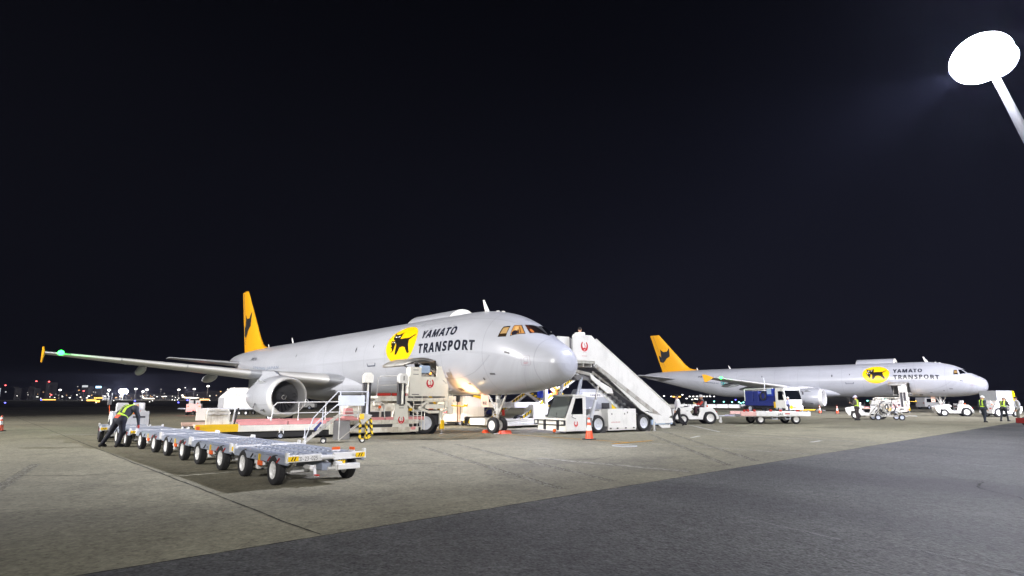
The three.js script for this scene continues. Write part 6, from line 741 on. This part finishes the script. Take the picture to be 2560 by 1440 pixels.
// ------------------------------------------------------------------ far side of the airfield: city, terminal lamps, airfield lights
{
  const D = 700, X = (u) => (u - 1280) * 0.474, Yh = (v) => 1.6 + (996 - v) * 0.474; // metres at the far side
  const lampPost = (label, x, z, h, r, m, group) => { const t = thing('apron_lamp', label, 'lamp', [x, 0, z], 0, group); mb().bar([0, 0, 0], [0, h, 0], 0.25, 6).build('pole', M.midGrey, t); mb().geo(new THREE.SphereGeometry(r, 12, 8), [0, h, 0], [0, 0, 0], [1.5, 0.8, 1]).build('lamp', m, t); return t; };
  const big = lampPost('brightest white floodlight on the far side of the airfield, at the left', X(313), -D, Yh(978), 3.4, M.farFlood = (() => glow('farFlood', [1, 1, 1], 60))(), null); void big;
  const fl = new THREE.PointLight(0xffffff, 9000, 0, 2); fl.position.set(X(313), Yh(978), -D + 6); scene.add(fl);
  const lampSrc = lampPost('distant white apron lamp on a thin pole across the dark airfield', X(155), -D, Yh(975), 1.15, M.farWhite, 'distant white apron lamps');
  for (const [u, v] of [[270, 974], [288, 975], [362, 973], [368, 979], [397, 975], [458, 972], [469, 975], [562, 970], [554, 967], [1413, 1000 - 32], [1472, 976]]) dup(lampSrc, 'apron_lamp', lampSrc.userData.label, [X(u), Yh(v) - Yh(975), -D + rr(-30, 30)], 0, 'distant white apron lamps');
  // low lamps
  const small = (name, label, x, y, z, r, m, group, sx = 1) => { const t = thing(name, label, 'light', [x, 0, z], 0, group); mb().bar([0, 0, 0], [0, Math.max(0.3, y), 0], 0.12, 5).build('post', M.darkGrey, t); mb().geo(new THREE.SphereGeometry(r, 8, 6), [0, Math.max(0.4, y), 0], [0, 0, 0], [sx, 0.7, 1]).build('lamp', m, t); return t; };
  const protos = {}; const put = (kind, u, v, r, sx = 1) => { const m = { white: M.farWhite, warm: M.farWarm, blue: M.farBlue, green: M.farGreen, red: M.farRed, dim: M.farDim }[kind], g = `${kind} lights of the far airfield`; const z = v > 998 ? -1.6 * 1400 / (v - 996) : -D + rr(-60, 20), dd = Math.min(D, -z), zz = -dd, y = v > 998 ? 0.4 : 1.6 + (996 - v) / 1460 * dd; small('airfield_light', { white: 'small white light in the row across the dark airfield', warm: 'small warm light among the far buildings', blue: 'small blue taxiway light in the dark grass', green: 'small green airfield light between the two jets', red: 'red warning light on a far tower', dim: 'dim lamp among the far buildings' }[kind], (u - 1280) / 1485 * dd, y, zz, r * dd / D, m, g, sx); };
  void protos;
  for (let i = 0; i < 52; i++) { const u = rr(0, 625), v = 991 - Math.abs(rr(-1, 1) * rr(0, 1)) * 26, q = rnd(); put(q < 0.4 ? 'white' : q < 0.75 ? 'warm' : 'dim', u, v, rr(0.3, 0.6), rr(0.8, 1.6)); }
  for (let i = 0; i < 30; i++) put(rnd() < 0.75 ? 'white' : 'warm', rr(90, 470), rr(989, 996), rr(0.25, 0.5), rr(1.2, 4.0));
  for (const [u, v] of [[10, 964], [86, 954], [118, 955], [208, 978], [128, 987]]) put('red', u, v, 0.9);
  for (const [u, v] of [[16, 1009], [105, 1000], [339, 1003], [448, 1008], [470, 1001], [1838, 1000]]) put('blue', u, v, 0.9); for (const [u, v] of [[207, 1001], [243, 1009], [272, 1001], [286, 1002], [376, 1006], [383, 1003], [432, 1000], [438, 1001], [445, 1000], [476, 1000], [526, 1002], [895, 1000], [907, 1002]]) put('white', u, v, 0.5);
  for (const [u, v] of [[1645, 991], [1660, 990], [1678, 991], [1706, 987], [1724, 991], [1733, 991], [1742, 991], [1760, 991], [1767, 991], [1775, 991], [1785, 991], [1716, 996], [1730, 999], [1737, 997], [1742, 998], [915, 1000], [938, 1001], [2265, 998]]) put('white', u, v, 0.75, rr(1, 1.6));
  for (const [u, v] of [[1784, 1005], [1808, 1006], [1829, 1007], [1846, 1007], [1850, 1010], [1857, 1008], [2206, 997], [2213, 999], [2167, 1003]]) put('green', u, v, 0.9);
  // lit signs standing in the grass
  const sign = (label, u, v, w, h, m) => { const dd = Math.min(520, 1.4 * 1460 / Math.max(3, v - 994)), t = thing('airfield_sign', label, 'sign', [(u - 1280) / 1485 * dd, 0, -dd], 0); mb().box(w, h, 0.3, [0, h / 2 + 0.3, 0]).build('case', M.dark, t); mb().box(w * 0.94, h * 0.8, 0.02, [0, h / 2 + 0.3, 0.165], [0, 0, 0], 0).build('lit_face', m, t); for (const s of [-0.4, 0.4]) mb().bar([w * s, 0, 0], [w * s, 0.3, 0], 0.06, 6).build('leg', M.dark, t); };
  sign('long orange lit airfield sign left of the bending person', 231, 1001, 5.0, 0.9, M.farOrange); sign('small yellow lit airfield sign left of the bending person', 247, 1004, 1.6, 0.8, M.farOrange); sign('low yellow lit airfield sign far left', 125, 998.5, 11, 0.8, M.farOrange); sign('white lit airfield sign left of the near engine', 513, 999, 7, 1.2, M.farWarm);
  // city blocks: dark towers with lit windows, one with a blue roof sign, lit stair columns
  const block = (label, u0, u1, v, z, o = {}) => { const w = (u1 - u0) * 0.474 * (-z / D), h = (1.6 + (996 - v) * 0.474) * (-z / D), t = thing('city_building', label, 'building', [(u0 + u1) / 2 * 0.474 * (-z / D) - 1280 * 0.474 * (-z / D), 0, z], 0); mb().box(w, h, 18, [0, h / 2, -9], [0, 0, 0], 0.2).build('wall', M.city, t); mb().box(w * 0.5, 1.6, 8, [0, h + 0.8, -9], [0, 0, 0], 0.1).build('roof_plant', M.city, t); const nx = Math.max(2, Math.floor(w / 4)), ny = Math.max(2, Math.floor(h / 3.6)); let n = 0; for (let j = 0; j < ny; j++) for (let i = 0; i < nx; i++) if (rnd() < (o.lit ?? 0.16) && n++ < 40) mb().box(1.5, 1.3, 0.06, [-w / 2 + (i + 0.5) * w / nx, 2 + j * 3.6, 0.03], [0, 0, 0], 0).build('lit_window', rnd() < 0.5 ? M.windowDim : M.windowCool, t); if (o.sign) mb().box(w * 0.7, 2.4, 0.3, [0, h + 1.4, 0.2]).build('roof_sign', o.sign, t); if (o.stair) for (let k = 0; k < Math.floor(h / 1.7); k++) mb().box(1.5, 1.25, 0.08, [o.stair * w, 0.9 + k * 1.7, 0.06], [0, 0, 0], 0).build('stair_window', M.windowCool, t); };
  mat('city', [0.03, 0.028, 0.03], 0.8); glow('windowDim', [1, 0.6, 0.3], 0.35); glow('windowCool', [0.9, 0.95, 1], 0.55);
  block('dark city block at the left edge with a column of lit stair windows', -10, 42, 970, -690, { stair: -0.2, lit: 0.14 }); block('second dark city block from the left with a column of lit stair windows', 48, 76, 970, -700, { stair: -0.25 }); block('tallest dark city tower at the left with two red roof lights', 79, 119, 956, -720, { lit: 0.06 }); block('low dark city block between the tall tower and the blue sign', 150, 205, 980, -740); block('dark city tower with a pale lit roof line', 206, 226, 969, -730, { sign: M.windowCool }); block('dark city tower with a blue lit roof sign', 240, 260, 971, -735, { sign: M.farSign, lit: 0.1 }); block('wide low hall behind the distant apron lamps', 275, 450, 987, -760, { lit: 0.2 }); block('wide dark hall with a row of lit windows left of the near engine', 470, 620, 980, -780, { lit: 0.12 });
  { const t = thing('terminal_canopy', 'orange lit low building beside the brightest far floodlight', 'building', [X(270), 0, -D + 12], 0); mb().box(10, 3.4, 6, [0, 1.7, -3], [0, 0, 0], 0.1).build('wall', M.city, t); for (let k = 0; k < 5; k++) mb().box(1.5, 1.6, 0.1, [-4 + k * 2, 2.2, 0.06], [0, 0, 0], 0).build('lit_window', M.farOrange, t); mb().poly([[-5.4, 3.4], [5.4, 3.4], [3.6, 5.0], [-4.4, 5.2]], 6, [0, 0, -3]).build('roof', M.city, t); }
  { const t = thing('service_vessel', 'long orange lit platform with masts between the stairs and the far jet', 'boat', [(1690 - 1280) / 1485 * 620, 0, -620], 0); mb().poly([[-4.5, 0.5], [3.6, 0.5], [4.6, 2.0], [-4.5, 2.0]], 3, [0, 1.6, 0]).build('hull', M.city, t); mb().box(8.4, 1.2, 0.3, [0, 3.4, 1.7], [0, 0, 0], 0).build('lit_window', M.farOrange, t); for (const x of [-0.6, 1.0]) mb().bar([x, 2.5, 0], [x, 9, 0], 0.15, 6).build('mast', M.midGrey, t); mb().bar([0, 0, 0], [0, 2.4, 0], 1, 8).build('pier', M.city, t); }
  const jet = (label, u, k) => { const t = thing('parked_airplane', label, 'airplane', [X(u), 0, -D + 25], 0.3); t.scale.setScalar(k); const R = []; for (let i = 0; i <= 14; i++) { const q = i / 14, r = 1.9 * Math.pow(Math.sin(Math.PI * Math.min(1, q * 0.8 + 0.1)), 0.5) * (q > 0.7 ? 1 - (q - 0.7) * 2.6 : 1), g = []; for (let j = 0; j < 14; j++) { const a = j / 14 * Math.PI * 2; g.push([15 - q * 30, 3.4 + (q > 0.7 ? (q - 0.7) * 3 : 0) + r * Math.sin(a), r * Math.cos(a)]); } R.push(g); } part('fuselage', loft(R, { cap0: true, cap1: true }), M.white, t); mb().poly([[-10, 5], [-14.5, 5], [-15.5, 10.5], [-13.6, 10.5]], 0.4).build('tail_fin', M.white, t); for (const s of [1, -1]) mb().geo(loft([[[3, 3, 1.5], [-3, 3, 1.5], [-3, 2.7, 1.5], [3, 2.7, 1.5]], [[-4, 4, 15], [-6, 4, 15], [-6, 3.9, 15], [-4, 3.9, 15]]].map((r) => r.map(([a, b, c]) => [a, b, c * s])), { cap0: true, cap1: true })).build('wing', M.white, t); for (const [a, b] of [[10, 0], [-1, 3], [-1, -3]]) mb().bar([a, 0, b], [a, 2.2, b], 0.3).build('gear', M.dark, t); const l = new THREE.PointLight(0xfff0e0, 2600, 0, 2); l.position.set(t.position.x + 4, 11, t.position.z + 14); scene.add(l); };
  jet('small pale parked jet beneath the far lamps, left of the near engine', 410, 0.42); jet('pale parked jet with swept tail, far off left of the near engine', 510, 0.6);
}
renderer.render(scene, camera);
